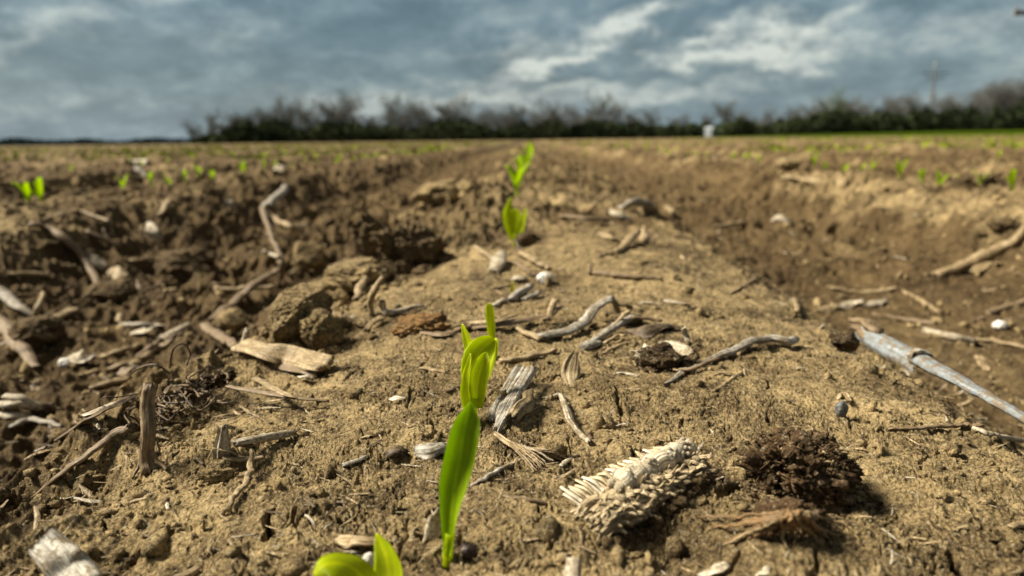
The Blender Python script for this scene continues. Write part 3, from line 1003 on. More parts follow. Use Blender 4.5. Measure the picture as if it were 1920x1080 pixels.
ST('stalk', '', '', [(1012, 633, 9, 2), (1045, 624, 10, 3), (1080, 614, 10.5, 4), (1098, 603, 10, 5.5), (1110, 585, 9, 9), (1125, 570, 9, 12), (1146, 561, 8, 13)], MG, parent=e, nodes=(.5,), seg=16)
ST('torn_sheath', '', '', [(975, 620, 5, 3), (990, 626, 7, 3), (1015, 634, 9, 2)], MT, parent=e, jag=2)
ST('side_shoot', '', '', [(1146, 561, 7, 13), (1155, 572, 7, 7), (1160, 588, 5, 1)], MB, parent=e)
ST('dead_twig', 'thin brown twig leading right from the raised end of the grey cornstalk', 'twig', [(1155, 572, 4, 4), (1180, 573, 5), (1205, 582, 3)], MT)
e = empty('forked_stalk', P(1160, 620)); tag(e, 'grey forked stalk rising to the right just below the bent grey cornstalk', 'cornstalk')
ST('stalk', '', '', [(1108, 641, 6, 2), (1135, 625, 8, 3), (1160, 608, 9, 5), (1186, 595, 7, 7)], MG, parent=e)
ST('side_shoot', '', '', [(1184, 596, 5, 7), (1210, 597, 5, 6), (1240, 600, 4, 3)], MB, parent=e)
ST('side_shoot', '', '', [(1150, 612, 3, 5), (1165, 595, 4, 9), (1180, 583, 4, 12)], MT, parent=e)
ST('stalk_stub', 'rounded pale grey stalk knob at the lower left end of the forked stalk', 'stalk stub', [(1094, 650, 10), (1110, 645, 12), (1126, 643, 6)], MG, wob=.05)
ST('dead_twig', 'crooked tan twig leading from the rounded grey knob to the right', 'twig', [(1125, 645, 4), (1145, 636, 4, 3), (1160, 628, 4, 4), (1172, 630, 3, 3)], MT)
ST('dead_twig', 'thin straw lying below the crooked tan twig', 'twig', [(1130, 662, 3), (1160, 648, 3.5), (1190, 640, 3)], MT)
strip('husk_shell', 'white curved shell-like piece of stalk casing perched on a dark clod', 'husk', [(1235, 648, 11, 9), (1262, 647, 17, 10), (1285, 655, 16, 9.5), (1296, 662, 6, 8.5)], MW, curl=1.7, thick=.0012, hint=TOC, fray=.15, wavy=.05)
clod('dark clod of rotten husk under the white shell-like piece', 1240, 692, 82, 46, mat=DARKCLOD, name='rotten_clod', amp=.35, facet=0)
e = empty('frayed_husk', P(1205, 668)); tag(e, 'crumpled pale frayed husk at the left foot of the dark clod', 'husk')
for i in range(9):
    a = -2.4 + i * .42
    cx, cy = 1205, 664
    ST('fibre', '', '', [(cx, cy, 2.5, 2), (cx + 14 * math.cos(a), cy + 8 * math.sin(a), 2.5, 6), (cx + 30 * math.cos(a), cy + 15 * math.sin(a) + 3, 1.2, 4)], (MW, MT)[i % 2], parent=e, seg=6)
strip('scrap', '', '', [(1190, 668, 7, 2), (1205, 655, 12, 5), (1222, 650, 7, 7)], MW, parent=e, curl=1.5, thick=.0008, wavy=.5)
strip('husk_chip', 'small white chip standing upright behind the white shell-like piece', 'husk chip', [(1290, 638, 5, 2), (1286, 628, 6, 5), (1282, 616, 5, 9)], MW, hint=tuple(-fwd), curl=.3)
strip('husk_chip', 'clean white rectangular chip lying behind the grey stalks, right of a thinner one', 'husk chip', [(1246, 563, 7, 1.5), (1268, 566, 8, 1.5), (1291, 571, 7, 1.5)], MW, curl=.3, fray=.1, rib=0)
strip('husk_chip', 'thin white sliver lying left of the white rectangular chip', 'husk chip', [(1203, 567, 3), (1220, 568, 4), (1242, 571, 3)], MW, curl=.2)
ST('dead_stalk', 'long curved grey-brown stalk with bark-like skin arching over the bed right of the clod', 'cornstalk', [(1246, 718, 4), (1275, 703, 6), (1300, 688, 7), (1335, 672, 7, 3), (1362, 660, 8, 3.5), (1388, 650, 9, 4), (1405, 640, 9, 4), (1440, 636, 9, 4), (1470, 638, 9.5, 4), (1492, 638, 9, 4)], MG, nodes=(.45, .63), seg=14, wob=.18)
ST('dead_twig', 'small twig lying against the lower left end of the long curved stalk', 'twig', [(1265, 694, 3, 2), (1300, 690, 5, 3), (1345, 672, 4, 5)], MB)
ST('dead_twig', 'tan twig half buried below the long curved stalk', 'twig', [(1338, 734, 3), (1365, 716, 5), (1380, 705, 5), (1402, 692, 3)], MT, k=.1)
strip('rotten_leaf', 'dark curled rotten leaf lying behind the forked stalk', 'rotten leaf', [(1185, 618, 10, 2), (1215, 612, 16, 5), (1250, 608, 14, 4), (1278, 616, 5, 1)], MD, curl=1.6, thick=.001, wavy=.3)
strip('husk_chip', 'white sliver lying alone between the fibrous scrap and the long curved stalk', 'husk chip', [(1153, 700, 3), (1172, 700, 5), (1196, 706, 3)], MW, curl=.4)
# pebble
clod('small dark blue-grey pebble lying on bare soil near the right side', 1579, 783, 24, 34, dpt=.8, mat=STONE, name='pebble', cat='pebble', amp=.10, facet=0, sink=.18, fine=.01)
strip('husk_chip', 'pale flake leaning just behind the dark pebble', 'husk chip', [(1570, 748, 5), (1582, 738, 6, 3), (1592, 752, 4, 2)], MT, curl=.3)
# ---- blue-grey cornstalk along the right edge of the bed
e = empty('fallen_cornstalk', P(1700, 665)); tag(e, 'large blue-grey cornstalk with torn end lying along the right edge of the bed', 'cornstalk')


def blue():
    ra = [(1622, 614, 17, 6), (1648, 628, 20, 8), (1690, 650, 22, 8), (1724, 668, 23, 7)]
    dd = lambda px: .232 * FPX / (px - 998)
    pr = [(at(a[0], a[1], dd(a[0])), a[2] * dd(a[0]) / FPX) for a in ra]
    mb = MB_()
    ribbon(mb, [q[0] for q in pr], [q[1] * 1.6 for q in pr], curl=3.3, thick=.0014, hint=(-.25, -.35, .9), n=34, m_=23, fray=.25, rib=.0002, wavy=.03, seed=4)
    obj('casing', mb, MBLUE, e)
    pr = [(at(a[0], a[1], dd(a[0])), a[2] * dd(a[0]) / FPX) for a in [(1723, 669, 22), (1729, 672, 22)]]
    mb = MB_(); tube(mb, [q[0] for q in pr], [q[1] for q in pr], seg=20, n=8, rib=.06, wob=.02, jag=.1, flat=.7); obj('node_ring', mb, MG, e)
    pr = [(at(a[0], a[1], dd(a[0])), a[2] * dd(a[0]) / FPX) for a in [(1727, 675, 19), (1780, 704, 17), (1830, 731, 14), (1880, 760, 13), (1935, 793, 12), (2010, 836, 11)]]
    mb = MB_(); tube(mb, [q[0] for q in pr], [q[1] for q in pr], seg=22, n=44, rib=.07, wob=.10, jag=.3, flat=.6); obj('stalk', mb, MBLUE, e)


blue()
mb = MB_()
_d = lambda px: .232 * FPX / (px - 998)
tube(mb, [at(px, py, _d(px)) for px, py in ((1640, 626), (1622, 616), (1608, 611))], [r_ * _d(1620) / FPX for r_ in (12, 14, 9)], seg=20, n=14, rib=.3, jag=1.6, wob=.3, seed=3)
obj('torn_end', mb, MB, e)
clod('dark rotten lump in the hole at the torn end of the blue-grey cornstalk', 1588, 656, 50, 36, mat=DARKCLOD, name='rotten_clod', amp=.4, facet=0)
ST('stick', 'clean cream stick lying in the right furrow beyond the blue-grey cornstalk', 'stick', [(1738, 621, 9), (1780, 630, 10), (1824, 640, 9)], MW, wob=.03)
strip('husk_scrap', 'pale curled husk in the right furrow, left of two at the bed edge', 'husk', [(1572, 574, 10, 4), (1592, 566, 15, 6), (1614, 563, 11, 5)], MW, curl=1.8)
strip('husk_scrap', 'pale curled husk in the right furrow, right of two at the bed edge', 'husk', [(1622, 572, 8, 4), (1640, 565, 12, 5), (1660, 562, 8, 4)], MW, curl=1.8)
strip('husk_scrap', 'brownish husk stub left of the two pale curled husks in the right furrow', 'husk', [(1535, 580, 8, 3), (1553, 574, 11, 4), (1570, 570, 8, 3)], MT, curl=2.0)
ST('cornstalk', 'thick pale cornstalk piece slanting up the right-hand flank of the right furrow', 'cornstalk', [(1758, 514, 9, 5), (1795, 503, 10, 6), (1835, 487, 13, 8), (1875, 468, 12, 8), (1905, 448, 9, 8), (1925, 425, 6, 8)], MT, nodes=(.45,), jag=1.5)
strip('husk_scrap', 'torn husk flap hanging on the slanting cornstalk piece in the right furrow', 'husk', [(1810, 505, 8, 6), (1832, 497, 14, 10), (1852, 490, 9, 6)], MT, curl=1.5)
for a, l in [([(1698, 548, 5), (1728, 565, 6), (1762, 586, 6)], 'thin tan stick slanting down in the right furrow above the cream stick'),
             ([(1832, 600, 6), (1870, 582, 8), (1925, 566, 8)], 'dark brown stick at the right edge in the right furrow'),
             ([(1832, 636, 4), (1870, 640, 5), (1925, 652, 5)], 'thin pale stick at the right edge, right of the cream stick'),
             ([(1560, 540, 4), (1620, 549, 5), (1680, 540, 4)], 'pale straw lying level in the bottom of the right furrow'),
             ([(1640, 590, 5), (1700, 600, 6), (1755, 606, 5)], 'brown stick lying in the right furrow just beyond the blue-grey cornstalk'),
             ([(1650, 545, 3), (1690, 512, 3)], 'faint straw slanting up in the right furrow'),
             ([(1600, 480, 4), (1660, 466, 4)], 'faint straw far up in the right furrow')]:
    ST('stick', l, 'stick', a, MB if 'dark' in l or 'brown' in l else MT)
clod('small white pebble in the right furrow near the right edge', 1879, 618, 26, 18, mat=PEBBLE, name='pebble', cat='pebble', amp=.15, facet=0, fine=.02)
strip('husk_scrap', 'small yellowish husk scrap lying beyond the blue-grey cornstalk in the furrow', 'husk', [(1835, 668, 8), (1843, 682, 10), (1850, 695, 6)], MT)
strip('husk_scrap', 'white crumpled husk far up the right furrow', 'husk', [(1455, 405, 9, 4), (1470, 408, 13, 8), (1484, 414, 8, 4)], MW, curl=2, wavy=.5)
ST('dead_twig', 'thin dark twig lying level on the bed at right with a split node', 'twig', [(1668, 804, 4), (1710, 803, 5), (1760, 800, 5, 1.5), (1800, 797, 6, 2), (1838, 798, 7, 2)], MB)
ST('dead_twig', 'white twig end running off the right edge from the dark twig', 'twig', [(1826, 803, 6, 1), (1860, 815, 6, 1.5), (1890, 821, 6, 1.5), (1935, 828, 5, 1.5)], MW)
ST('dead_twig', 'tiny dark twig lying above the split dark twig at right', 'twig', [(1732, 774, 3), (1755, 778, 4), (1777, 783, 2.5)], MB)
ST('dead_twig', 'tiny pale twig standing upright near the right edge', 'twig', [(1840, 797, 2, 0), (1840, 782, 2, 3), (1839, 768, 2.5, 6)], MT, seg=6)
e = empty('frayed_husk', P(1810, 730)); tag(e, 'white crumpled husk knot on the bed beside the thin end of the blue-grey cornstalk', 'husk')
for i, (a, b_) in enumerate([((1790, 735), (1800, 708)), ((1795, 738), (1835, 730)), ((1800, 712), (1822, 724)), ((1812, 738), (1850, 735)), ((1784, 742), (1810, 745)), ((1820, 722), (1850, 745))]):
    mx_, my_ = (a[0] + b_[0]) / 2, (a[1] + b_[1]) / 2 - 4
    ST('fibre', '', '', [(a[0], a[1], 2, 1), (mx_, my_, 3.5, 4), (b_[0], b_[1], 2, 2)], MW if i % 2 else MT, parent=e, seg=6)
ST('stick', 'short pale stick at the right edge low down', 'stick', [(1895, 987, 7), (1915, 984, 8), (1940, 982, 7)], MT)
# ---- centre foreground
strip('stalk_shell', 'grey arched section of stalk casing on the soil left of the tall rolled leaf', 'stalk stub', [(784, 838, 22, 3), (806, 836, 24, 4), (830, 834, 22, 3)], MG, curl=2.6, thick=.0016, hint=(0, 0, 1), fray=.12)
ST('rotten_stub', 'black hollow stub left of the grey arched casing', 'stalk stub', [(732, 850, 12), (745, 846, 15), (756, 848, 11)], MD, rib=.2, jag=1.5)
e = empty('frayed_stalk', P(1005, 855)); tag(e, 'frayed fibrous stalk fragment fanning out below the grey wood fragment', 'stalk fragment')
for i in range(26):
    t = i / 25
    x0, y0 = 948 + 50 * t, 826 + 16 * t
    x1, y1 = 1000 + 62 * t + random.uniform(-6, 6), 880 - 26 * t + random.uniform(-5, 5)
    ST('fibre', '', '', [(x0, y0, 2.2, 2.5 + random.random()), ((x0 + x1) / 2, (y0 + y1) / 2 - 3, 2.4, 3 + random.random() * 1.5), (x1, y1, 1.4, .8 + random.random() * 1.5)], (MT, MB, MT, MW)[i % 4], parent=e, seg=5)
strip('bark', '', '', [(928, 812, 5, 2), (955, 832, 7, 3.2), (990, 852, 6, 3.2)], MT, parent=e, curl=.8)
ST('dead_twig', 'grey straight twig lying between the tall rolled leaf and the frayed fragment', 'twig', [(884, 909, 3), (915, 893, 5), (950, 875, 5.5), (984, 861, 4)], MG)
ST('dead_twig', 'short pale twig lying left of the grey arched casing', 'twig', [(645, 872, 4), (668, 864, 5), (688, 855, 3.5)], MG)
ST('dead_twig', 'short white twig lying right of the frayed fragment', 'twig', [(1052, 874, 3.5), (1064, 864, 5), (1082, 853, 3.5)], MW)
ST('dead_twig', 'thin dark sliver with a pale end lying left of the cob', 'twig', [(944, 929, 3), (965, 933, 3), (995, 937, 4), (1026, 946, 3)], MB)
strip('husk_chip', 'white torn chip standing behind the base of the tall rolled leaf', 'husk chip', [(808, 1012, 14, 0), (815, 995, 20, 3), (822, 975, 20, 7), (830, 958, 12, 10)], MW, hint=tuple(-fwd), curl=.5, fray=.5)
clod('round dark brown seed at the foot of the tall rolled leaf', 878, 1054, 38, 36, mat=SEED, name='seed', cat='seed', amp=.12, facet=0, fine=.02)
ST('stalk_stub', 'blurred pale rounded stalk end at the bottom edge left of the cob', 'stalk stub', [(1075, 1050, 15, 6), (1072, 1075, 16, 5), (1068, 1110, 17, 3)], MW, jag=.2, wob=.04)
strip('husk_chip', 'blurred white chip at the bottom edge below the cob', 'husk chip', [(1318, 1078, 10, 1), (1340, 1068, 13, 3), (1362, 1060, 6, 3)], MW)
strip('husk_chip', 'small blurred white chip at the bottom edge right of another one', 'husk chip', [(1424, 1080, 8, 1), (1434, 1072, 8, 3), (1442, 1066, 4, 3)], MW)
strip('wood_chip', 'flat pale wood chip lying behind the bottom seedling', 'wood chip', [(636, 1013, 9, 2), (670, 1014, 11, 3), (706, 1016, 9, 2)], MT, curl=.7, thick=.002)
clod('white pebble seen between the two broad leaves of the bottom seedling', 690, 1068, 26, 34, mat=PEBBLE, name='pebble', cat='pebble', amp=.2, facet=0, fine=.02)
ST('root_thread', 'small white curled root thread left of the bottom seedling', 'root', [(574, 966, 2.5), (584, 973, 3), (590, 983, 3), (592, 993, 2)], MW, seg=6)
strip('husk_chip', 'small white flake left of the bright seedling', 'husk chip', [(733, 748, 6), (745, 746, 8, 2), (757, 748, 5)], MW, curl=.5)
strip('husk_chip', 'tan sliver lying above the small white flake', 'husk chip', [(786, 690, 3), (810, 693, 5), (836, 699, 3)], MT, curl=.5)
ST('dead_twig', 'short dark twig touching the bright seedling from the left', 'twig', [(838, 733, 3), (852, 728, 4), (868, 723, 3)], MB)
clod('rust-coloured crumbly lump of soil left of the single blade', 786, 622, 100, 40, dpt=1.0, mat=RUST, name='rusty_clod', amp=.3, facet=0, sink=.72, fine=.16)
ST('dead_twig', 'white bent twig standing at the left end of a straw above the rust-coloured lump', 'twig', [(718, 565, 6, 12), (719, 576, 6, 6), (726, 586, 6, 3), (760, 580, 5, 3), (792, 573, 3, 2)], MW)
ST('dead_twig', 'curved tan stalk standing up from the dark hollow behind the big clod', 'twig', [(698, 588, 8, 2), (696, 568, 9, 10), (702, 545, 10, 20), (716, 520, 7, 30)], MT)
ST('dead_twig', 'shorter tan stalk leaning left of the curved one in the dark hollow', 'twig', [(668, 560, 6, 8), (676, 540, 8, 14), (686, 522, 5, 20)], MT)
ST('dead_twig', 'short crooked twig below the rust-coloured lump', 'twig', [(688, 618, 6, 2), (700, 604, 5, 4), (718, 596, 5, 3)], MT)
# ---- row centre, further back
strip('husk_scrap', 'pale broad husk scrap in front of the soft focus seedling', 'husk', [(938, 472, 12, 10), (934, 488, 16, 8), (926, 505, 12, 3)], MW, hint=TOC, curl=1.6)
for a, mt, l in [([(892, 463, 4, 6), (908, 474, 5, 4), (926, 488, 5, 3)], MT, 'short stick pointing to the pale broad husk scrap from the left'),
                 ([(978, 474, 6, 4), (1000, 487, 8, 4), (1032, 503, 6, 2)], MT, 'tan stick slanting right above the dark hollow'),
                 ([(965, 490, 5, 2), (985, 505, 6, 2), (1000, 518, 5, 2)], MB, 'brown stick slanting into the dark hollow'),
                 ([(958, 560, 7, 2), (975, 548, 10, 4), (992, 538, 8, 4)], MG, 'thick pale stick end right of the yellow sprout'),
                 ([(984, 561, 5, 2), (998, 554, 6, 3), (1012, 550, 6, 3)], MG, 'thin grey stick below the thick pale stick end'),
                 ([(925, 540, 4), (955, 536, 4)], MT, 'short straw left of the yellow sprout'),
                 ([(922, 572, 5), (940, 565, 6), (945, 560, 4)], MW, 'white stick end between the single blade and the yellow sprout'),
                 ([(1108, 510, 5, 2), (1150, 514, 6, 2), (1200, 519, 6, 2), (1238, 523, 4, 1)], MB, 'long brown stick lying level right of the dark hollow'),
                 ([(1106, 498, 4, 8), (1107, 512, 5, 2)], MB, 'dark stub standing at the left end of the long brown stick'),
                 ([(1150, 475, 6, 2), (1168, 462, 7, 4), (1180, 448, 8, 8), (1198, 434, 5, 12)], MT, 'tan stick leaning up right of the row, far back'),
                 ([(1168, 388, 8, 4), (1185, 380, 9, 10), (1208, 380, 9, 10), (1224, 388, 7, 3)], MG, 'thick grey stalk arching over the bed far back'),
                 ([(1148, 398, 7, 3), (1162, 403, 8, 3), (1176, 410, 6, 2)], MW, 'white stick end below the arching grey stalk'),
                 ([(1052, 404, 4, 3), (1095, 408, 5, 3), (1150, 412, 4, 2)], MB, 'long thin brown stick far back right of the row'),
                 ([(1100, 400, 3, 6), (1115, 385, 3, 20), (1135, 370, 3, 30)], MT, 'thin straw leaning up far back right of the row'),
                 ([(1368, 550, 3), (1390, 538, 3), (1417, 522, 3, 3)], MT, 'thin straw lying alone on bare soil towards the right furrow'),
                 ([(1488, 560, 5), (1494, 574, 5), (1492, 592, 4)], MT, 'short tan stick on the bed near the crack at its right edge'),
                 ([(1250, 388, 6, 3), (1262, 398, 7, 3)], MT, 'short stub right of the arching grey stalk'),
                 ([(1340, 425, 4), (1390, 418, 5)], MT, 'pale straw where the bed meets the right furrow')]:
    ST('stick', l, 'stick', a, mt)
clod('small pale stone in the dark hollow right of the yellow sprout', 1022, 534, 30, 26, mat=PEBBLE, name='pebble', cat='pebble', amp=.15, facet=0, fine=.02)
strip('husk_scrap', 'pale yellow husk scrap left of the leaning tan stick far back', 'husk', [(1126, 436, 9, 3), (1142, 440, 14, 6), (1156, 448, 9, 3)], MT, curl=1.2)
strip('husk_scrap', 'grey husk scrap lying left of the small pale stone', 'husk', [(962, 520, 6, 3), (975, 518, 8, 4), (985, 520, 6, 3)], MW, curl=1.2)
# ---- left side of the bed
strip('flat_wood_piece', 'flat pale wood slat with clear grain lying against the big clod', 'wood slat', [(452, 646, 20, 8), (500, 657, 23, 8), (550, 669, 24, 8), (612, 684, 21, 7)], MT, curl=.15, thick=.0035, hint=TOC, fray=.25, rib=.0006)
strip('flat_wood_piece', 'smaller brown slat half hidden under the pale wood slat', 'wood slat', [(520, 682, 9, 3), (555, 690, 11, 4), (595, 698, 10, 3)], MB, curl=.2, thick=.002, hint=TOC)
strip('dry_leaf', 'long thin dry leaf blade spanning the hollow below the wood slat', 'dry leaf', [(424, 724, 4, 7), (470, 731, 7, 8), (520, 740, 7, 8), (570, 747, 6, 6), (616, 752, 3, 3)], MB, curl=1.0, thick=.0008, fray=.1)
strip('dry_leaf', 'short pale dry leaf crossing the long thin blade', 'dry leaf', [(478, 708, 6, 9), (505, 722, 8, 9), (535, 738, 7, 7), (562, 747, 3, 6)], MT, curl=.8, thick=.0008, fray=.3)
strip('husk_chip', 'small white husk chip below the wood slat', 'husk chip', [(562, 707, 5, 3), (574, 706, 7, 4), (584, 710, 4, 3)], MW)
ST('stick', 'dark grey stick pointing down to the left end of the wood slat', 'stick', [(384, 612, 9, 8), (412, 630, 10, 8), (442, 648, 9, 6)], MB, flat=.6)
ST('dead_twig', 'pale stub standing at the left end of the wood slat', 'twig', [(452, 648, 8, 4), (458, 636, 8, 10), (464, 622, 6, 16)], MW)
e = empty('stump', P(276, 868)); tag(e, 'upright cracked stalk stump standing in the soil at left', 'stalk stump')
ST('stump_stalk', '', '', [(276, 885, 13, 0), (275, 855, 11, 5.5), (277, 815, 11.5, 13), (276, 770, 11, 21), (279, 728, 10.5, 29)], MB, parent=e, seg=20, rib=.16, jag=.9, wob=.14)
for a in ([(276, 850, 5, 6), (262, 870, 4, 3), (250, 895, 3, 1)], [(284, 845, 4, 7), (294, 862, 4, 4), (312, 880, 3, 1)], [(282, 800, 2, 15), (296, 830, 2, 10), (300, 848, 2, 6)], [(262, 790, 2, 15), (250, 775, 1.6, 18)]):
    ST('root', '', '', a, MB, parent=e, seg=6)
ST('dead_stalk', 'long brown stick slanting down to the left at the left side of the bed', 'stick', [(66, 930, 4, 1), (110, 893, 6, 2), (150, 862, 8, 3), (185, 838, 9, 4), (215, 815, 10, 5), (242, 799, 8, 6)], MB, seg=14, flat=.7)
e = empty('split_stub', P(415, 855)); tag(e, 'white split stalk chip standing upright beside a pale tube', 'stalk stub')
strip('stub', '', '', [(413, 862, 17, 0), (414, 842, 18, 5), (416, 825, 15, 9), (418, 806, 8, 13)], MW, hint=tuple(-fwd), curl=1.4, thick=.0025, fray=.4, parent=e, rib=.0004)
for a in ([(398, 845, 2, 4), (390, 860, 2, 1)], [(430, 845, 2, 5), (448, 858, 2, 1)], [(400, 840, 2, 8), (425, 846, 2.4, 7), (455, 852, 2, 5)]):
    ST('fibre', '', '', a, MT, parent=e, seg=6)
ST('hollow_straw', 'smooth pale yellow tube lying right of the white split chip', 'straw', [(442, 830, 8, 3), (480, 823, 9, 4), (520, 817, 9, 3), (549, 811, 7, 2)], MW, wob=.03, rib=.02, flat=.8)
ST('stick', 'short pale stick below the smooth pale tube', 'stick', [(420, 862, 6, 3), (455, 861, 7, 3), (494, 858, 5, 2)], MT)
ST('dead_twig', 'gnarled pale twig curving down below the white split chip', 'twig', [(471, 850, 4, 8), (469, 875, 6, 5), (464, 898, 6, 3), (448, 922, 6, 2), (432, 944, 5, 2), (417, 966, 4, 1)], MT, wob=.35)
strip('wood_chip', 'large grey weathered wood chip at the lower left corner', 'wood chip', [(88, 1022, 28, 8), (110, 1045, 34, 7), (135, 1075, 38, 5), (160, 1110, 36, 3)], MG, curl=.5, thick=.005, hint=TOC, fray=.2, rib=.0005)
ST('dead_twig', 'thin pale sliver lying in a dark patch left of the gnarled twig', 'twig', [(218, 948, 3), (250, 941, 4), (282, 931, 3)], MT)
ST('stick', 'stick end at the bottom edge right of the lower left corner', 'stick', [(330, 1085, 7, 1), (350, 1075, 8, 2), (370, 1064, 7, 2)], MT)
ST('dead_twig', 'brown twig half buried at the bottom left of the seedling', 'twig', [(430, 1010, 3), (440, 1030, 4)], MB)
# root tangle along the left lip
e = empty('root_tangle', P(330, 735)); tag(e, 'dark tangle of wiry dead roots on the left lip of the bed', 'roots')
rr = random.Random(9)
for i in range(5):
    p = P(275 + i * 34, 770 - i * 14); s_ = depth(p) / FPX
    mb = MB_(); lump(mb, (p.x, p.y + .006, p.z + .001), (24 * s_, 20 * s_, 13 * s_), seed=200 + i, sub=4, amp=.5, fine=.2); obj('matted_soil', mb, DARKCLOD, e)
for i in range(46):
    cx = rr.uniform(260, 420); cy = 775 - (cx - 260) * .40 + rr.uniform(-22, 26)
    a0 = rr.uniform(0, 6.28); R0 = rr.uniform(8, 30)
    pts = []
    l0 = rr.uniform(1, 5)
    for k in range(6):
        a = a0 + k * rr.uniform(.4, .9)
        pts.append((cx + R0 * math.cos(a) * 1.3, cy + R0 * math.sin(a) * .8, rr.uniform(1.3, 2.6), l0 + rr.uniform(0, 7)))
    ST('root', '', '', pts, MD if i % 4 else MB, parent=e, seg=6, jag=0)
for a in ([(238, 705, 2, 8), (262, 690, 3, 14), (292, 684, 3, 16), (318, 700, 3, 10)], [(318, 690, 2, 8), (325, 655, 2, 22), (345, 645, 2, 26), (356, 662, 2, 20), (350, 685, 2, 12)], [(188, 772, 2, 3), (190, 748, 2, 10), (225, 744, 2, 10), (262, 738, 1.5, 8)]):
    ST('root', '', '', a, MD, parent=e, seg=6, jag=0)
strip('rotten_leaf', 'black rotten leaf draped over the left lip of the bed', 'rotten leaf', [(110, 822, 9, 2), (160, 790, 12, 4), (205, 763, 11, 5), (250, 738, 8, 3)], MD, curl=1.3, thick=.001, wavy=.3)
strip('husk_chip', 'pale stick-like husk lying along the black rotten leaf', 'husk chip', [(152, 781, 5, 3), (180, 770, 7, 5), (214, 755, 6, 7)], MW, curl=1)
strip('husk_chip', 'small cream flake on the slope left of the stump', 'husk chip', [(175, 812, 6), (185, 806, 9, 2), (196, 806, 6)], MW, wavy=.5)
strip('husk_chip', 'small pale flake near the left edge below the rotten leaf', 'husk chip', [(52, 860, 6), (70, 850, 7, 3), (90, 846, 5)], MT)
# ---- left furrow
e = empty('stalk_bundle', P(45, 775)); tag(e, 'bundle of pale stalk pieces with a dark end at the left edge', 'stalk bundle')
for a in ([(-15, 760, 9, 8), (20, 757, 10, 8), (60, 764, 8, 7)], [(14, 742, 6, 14), (40, 748, 8, 14), (78, 765, 8, 10)], [(-15, 778, 8, 3), (25, 778, 9, 4), (60, 780, 8, 3)], [(35, 755, 8, 10), (62, 762, 9, 9), (90, 775, 7, 5)]):
    ST('stalk', '', '', a, MW, parent=e)
clod('dark rotten lump at the right end of the pale stalk bundle', 76, 787, 44, 34, mat=DARKCLOD, name='rotten_clod', amp=.3, facet=0)
LF = [([(20, 800, 6), (42, 790, 7, 4), (62, 786, 7, 5), (90, 793, 6, 3), (116, 799, 4)], MG, 'bent grey stick below the pale stalk bundle at the left edge'),
      ([(-15, 590, 13, 8), (15, 615, 15, 10), (35, 648, 15, 8), (70, 690, 9, 3)], MB, 'thick brown root curving down at the left edge of the furrow'),
      ([(66, 600, 6, 4), (72, 575, 7, 16), (80, 552, 5, 28)], MT, 'short pale stick standing upright on a mound at left'),
      ([(98, 600, 7, 4), (118, 592, 10, 6), (146, 582, 7, 5)], MT, 'pale blunt stick lying right of the upright one at left'),
      ([(-15, 538, 9, 6), (20, 562, 11, 8), (40, 578, 8, 8), (62, 592, 6, 6)], MG, 'grey stalk with a pale node at the left edge of the furrow'),
      ([(226, 609, 5, 3), (260, 609, 6, 3), (300, 610, 5, 3)], MG, 'grey stick touching the white husk in the left furrow'),
      ([(221, 606, 5, 5), (226, 590, 6, 14)], MT, 'short stub standing at the left end of the grey stick'),
      ([(192, 668, 5), (225, 658, 7, 5), (262, 646, 6)], MT, 'pale stalk lying in the left furrow above the wiry roots, leftmost'),
      ([(205, 690, 5), (232, 683, 7, 5), (262, 672, 5)], MT, 'pale stalk lying in the left furrow above the wiry roots, middle'),
      ([(168, 728, 5), (205, 718, 7, 5), (240, 710, 5)], MT, 'pale stalk lying in the left furrow nearest the wiry roots'),
      ([(150, 705, 5), (180, 697, 6)], MT, 'short pale straw in the left furrow floor'),
      ([(265, 672, 6), (290, 655, 7, 5), (322, 640, 6)], MT, 'tan stick end slanting up out of the left furrow'),
      ([(300, 636, 6, 4), (325, 624, 8, 5), (352, 608, 6, 4)], MW, 'white stick slanting up on the left lip of the bed'),
      ([(252, 672, 4), (300, 640, 5), (340, 626, 4)], MB, 'brown stick behind the white stick on the left lip'),
      ([(58, 420, 8, 8), (90, 428, 8, 10), (118, 442, 10, 14), (145, 470, 10, 16), (165, 498, 9, 12), (186, 536, 7, 6)], MB, 'long curved brown root arching over the flank of the left bed'),
      ([(165, 436, 6, 4), (190, 446, 7, 8), (218, 460, 7, 6)], MB, 'dark stick with a pale end right of the long curved root'),
      ([(318, 376, 5, 20), (300, 403, 5, 6)], MT, 'pale straw standing slanted on the left bed flank'),
      ([(60, 418, 4), (140, 396, 4), (175, 405, 4), (205, 415, 4)], MT, 'thin pale stick on top of the left bed'),
      ([(20, 515, 5), (55, 512, 6), (92, 516, 5)], MT, 'straw near the left edge below the curved root'),
      ([(245, 490, 6, 4), (262, 488, 5, 4), (285, 484, 4, 4)], MT, 'short pale stick with a dark end on the left bed flank'),
      ([(250, 505, 4), (285, 520, 5), (310, 528, 4)], MB, 'dark stick low on the left bed flank'),
      ([(405, 542, 5, 10), (450, 540, 5.5, 14), (512, 537, 5, 14)], MT, 'thin straight stick lying level left of the big clod'),
      ([(396, 600, 6, 6), (440, 566, 8, 12), (480, 532, 8, 16), (518, 508, 6, 20)], MB, 'long brown stick slanting up to the left of the big clod'),
      ([(494, 474, 5, 30), (508, 478, 6, 30), (523, 484, 5, 28)], MW, 'short white straw above the long slanting brown stick')]
for a, mt, l in LF:
    ST('stick', l, 'stick', a, mt)
e = empty('branched_stalk', P(510, 470)); tag(e, 'branched dead stalk with a pale arm standing behind the big clod at left', 'cornstalk')
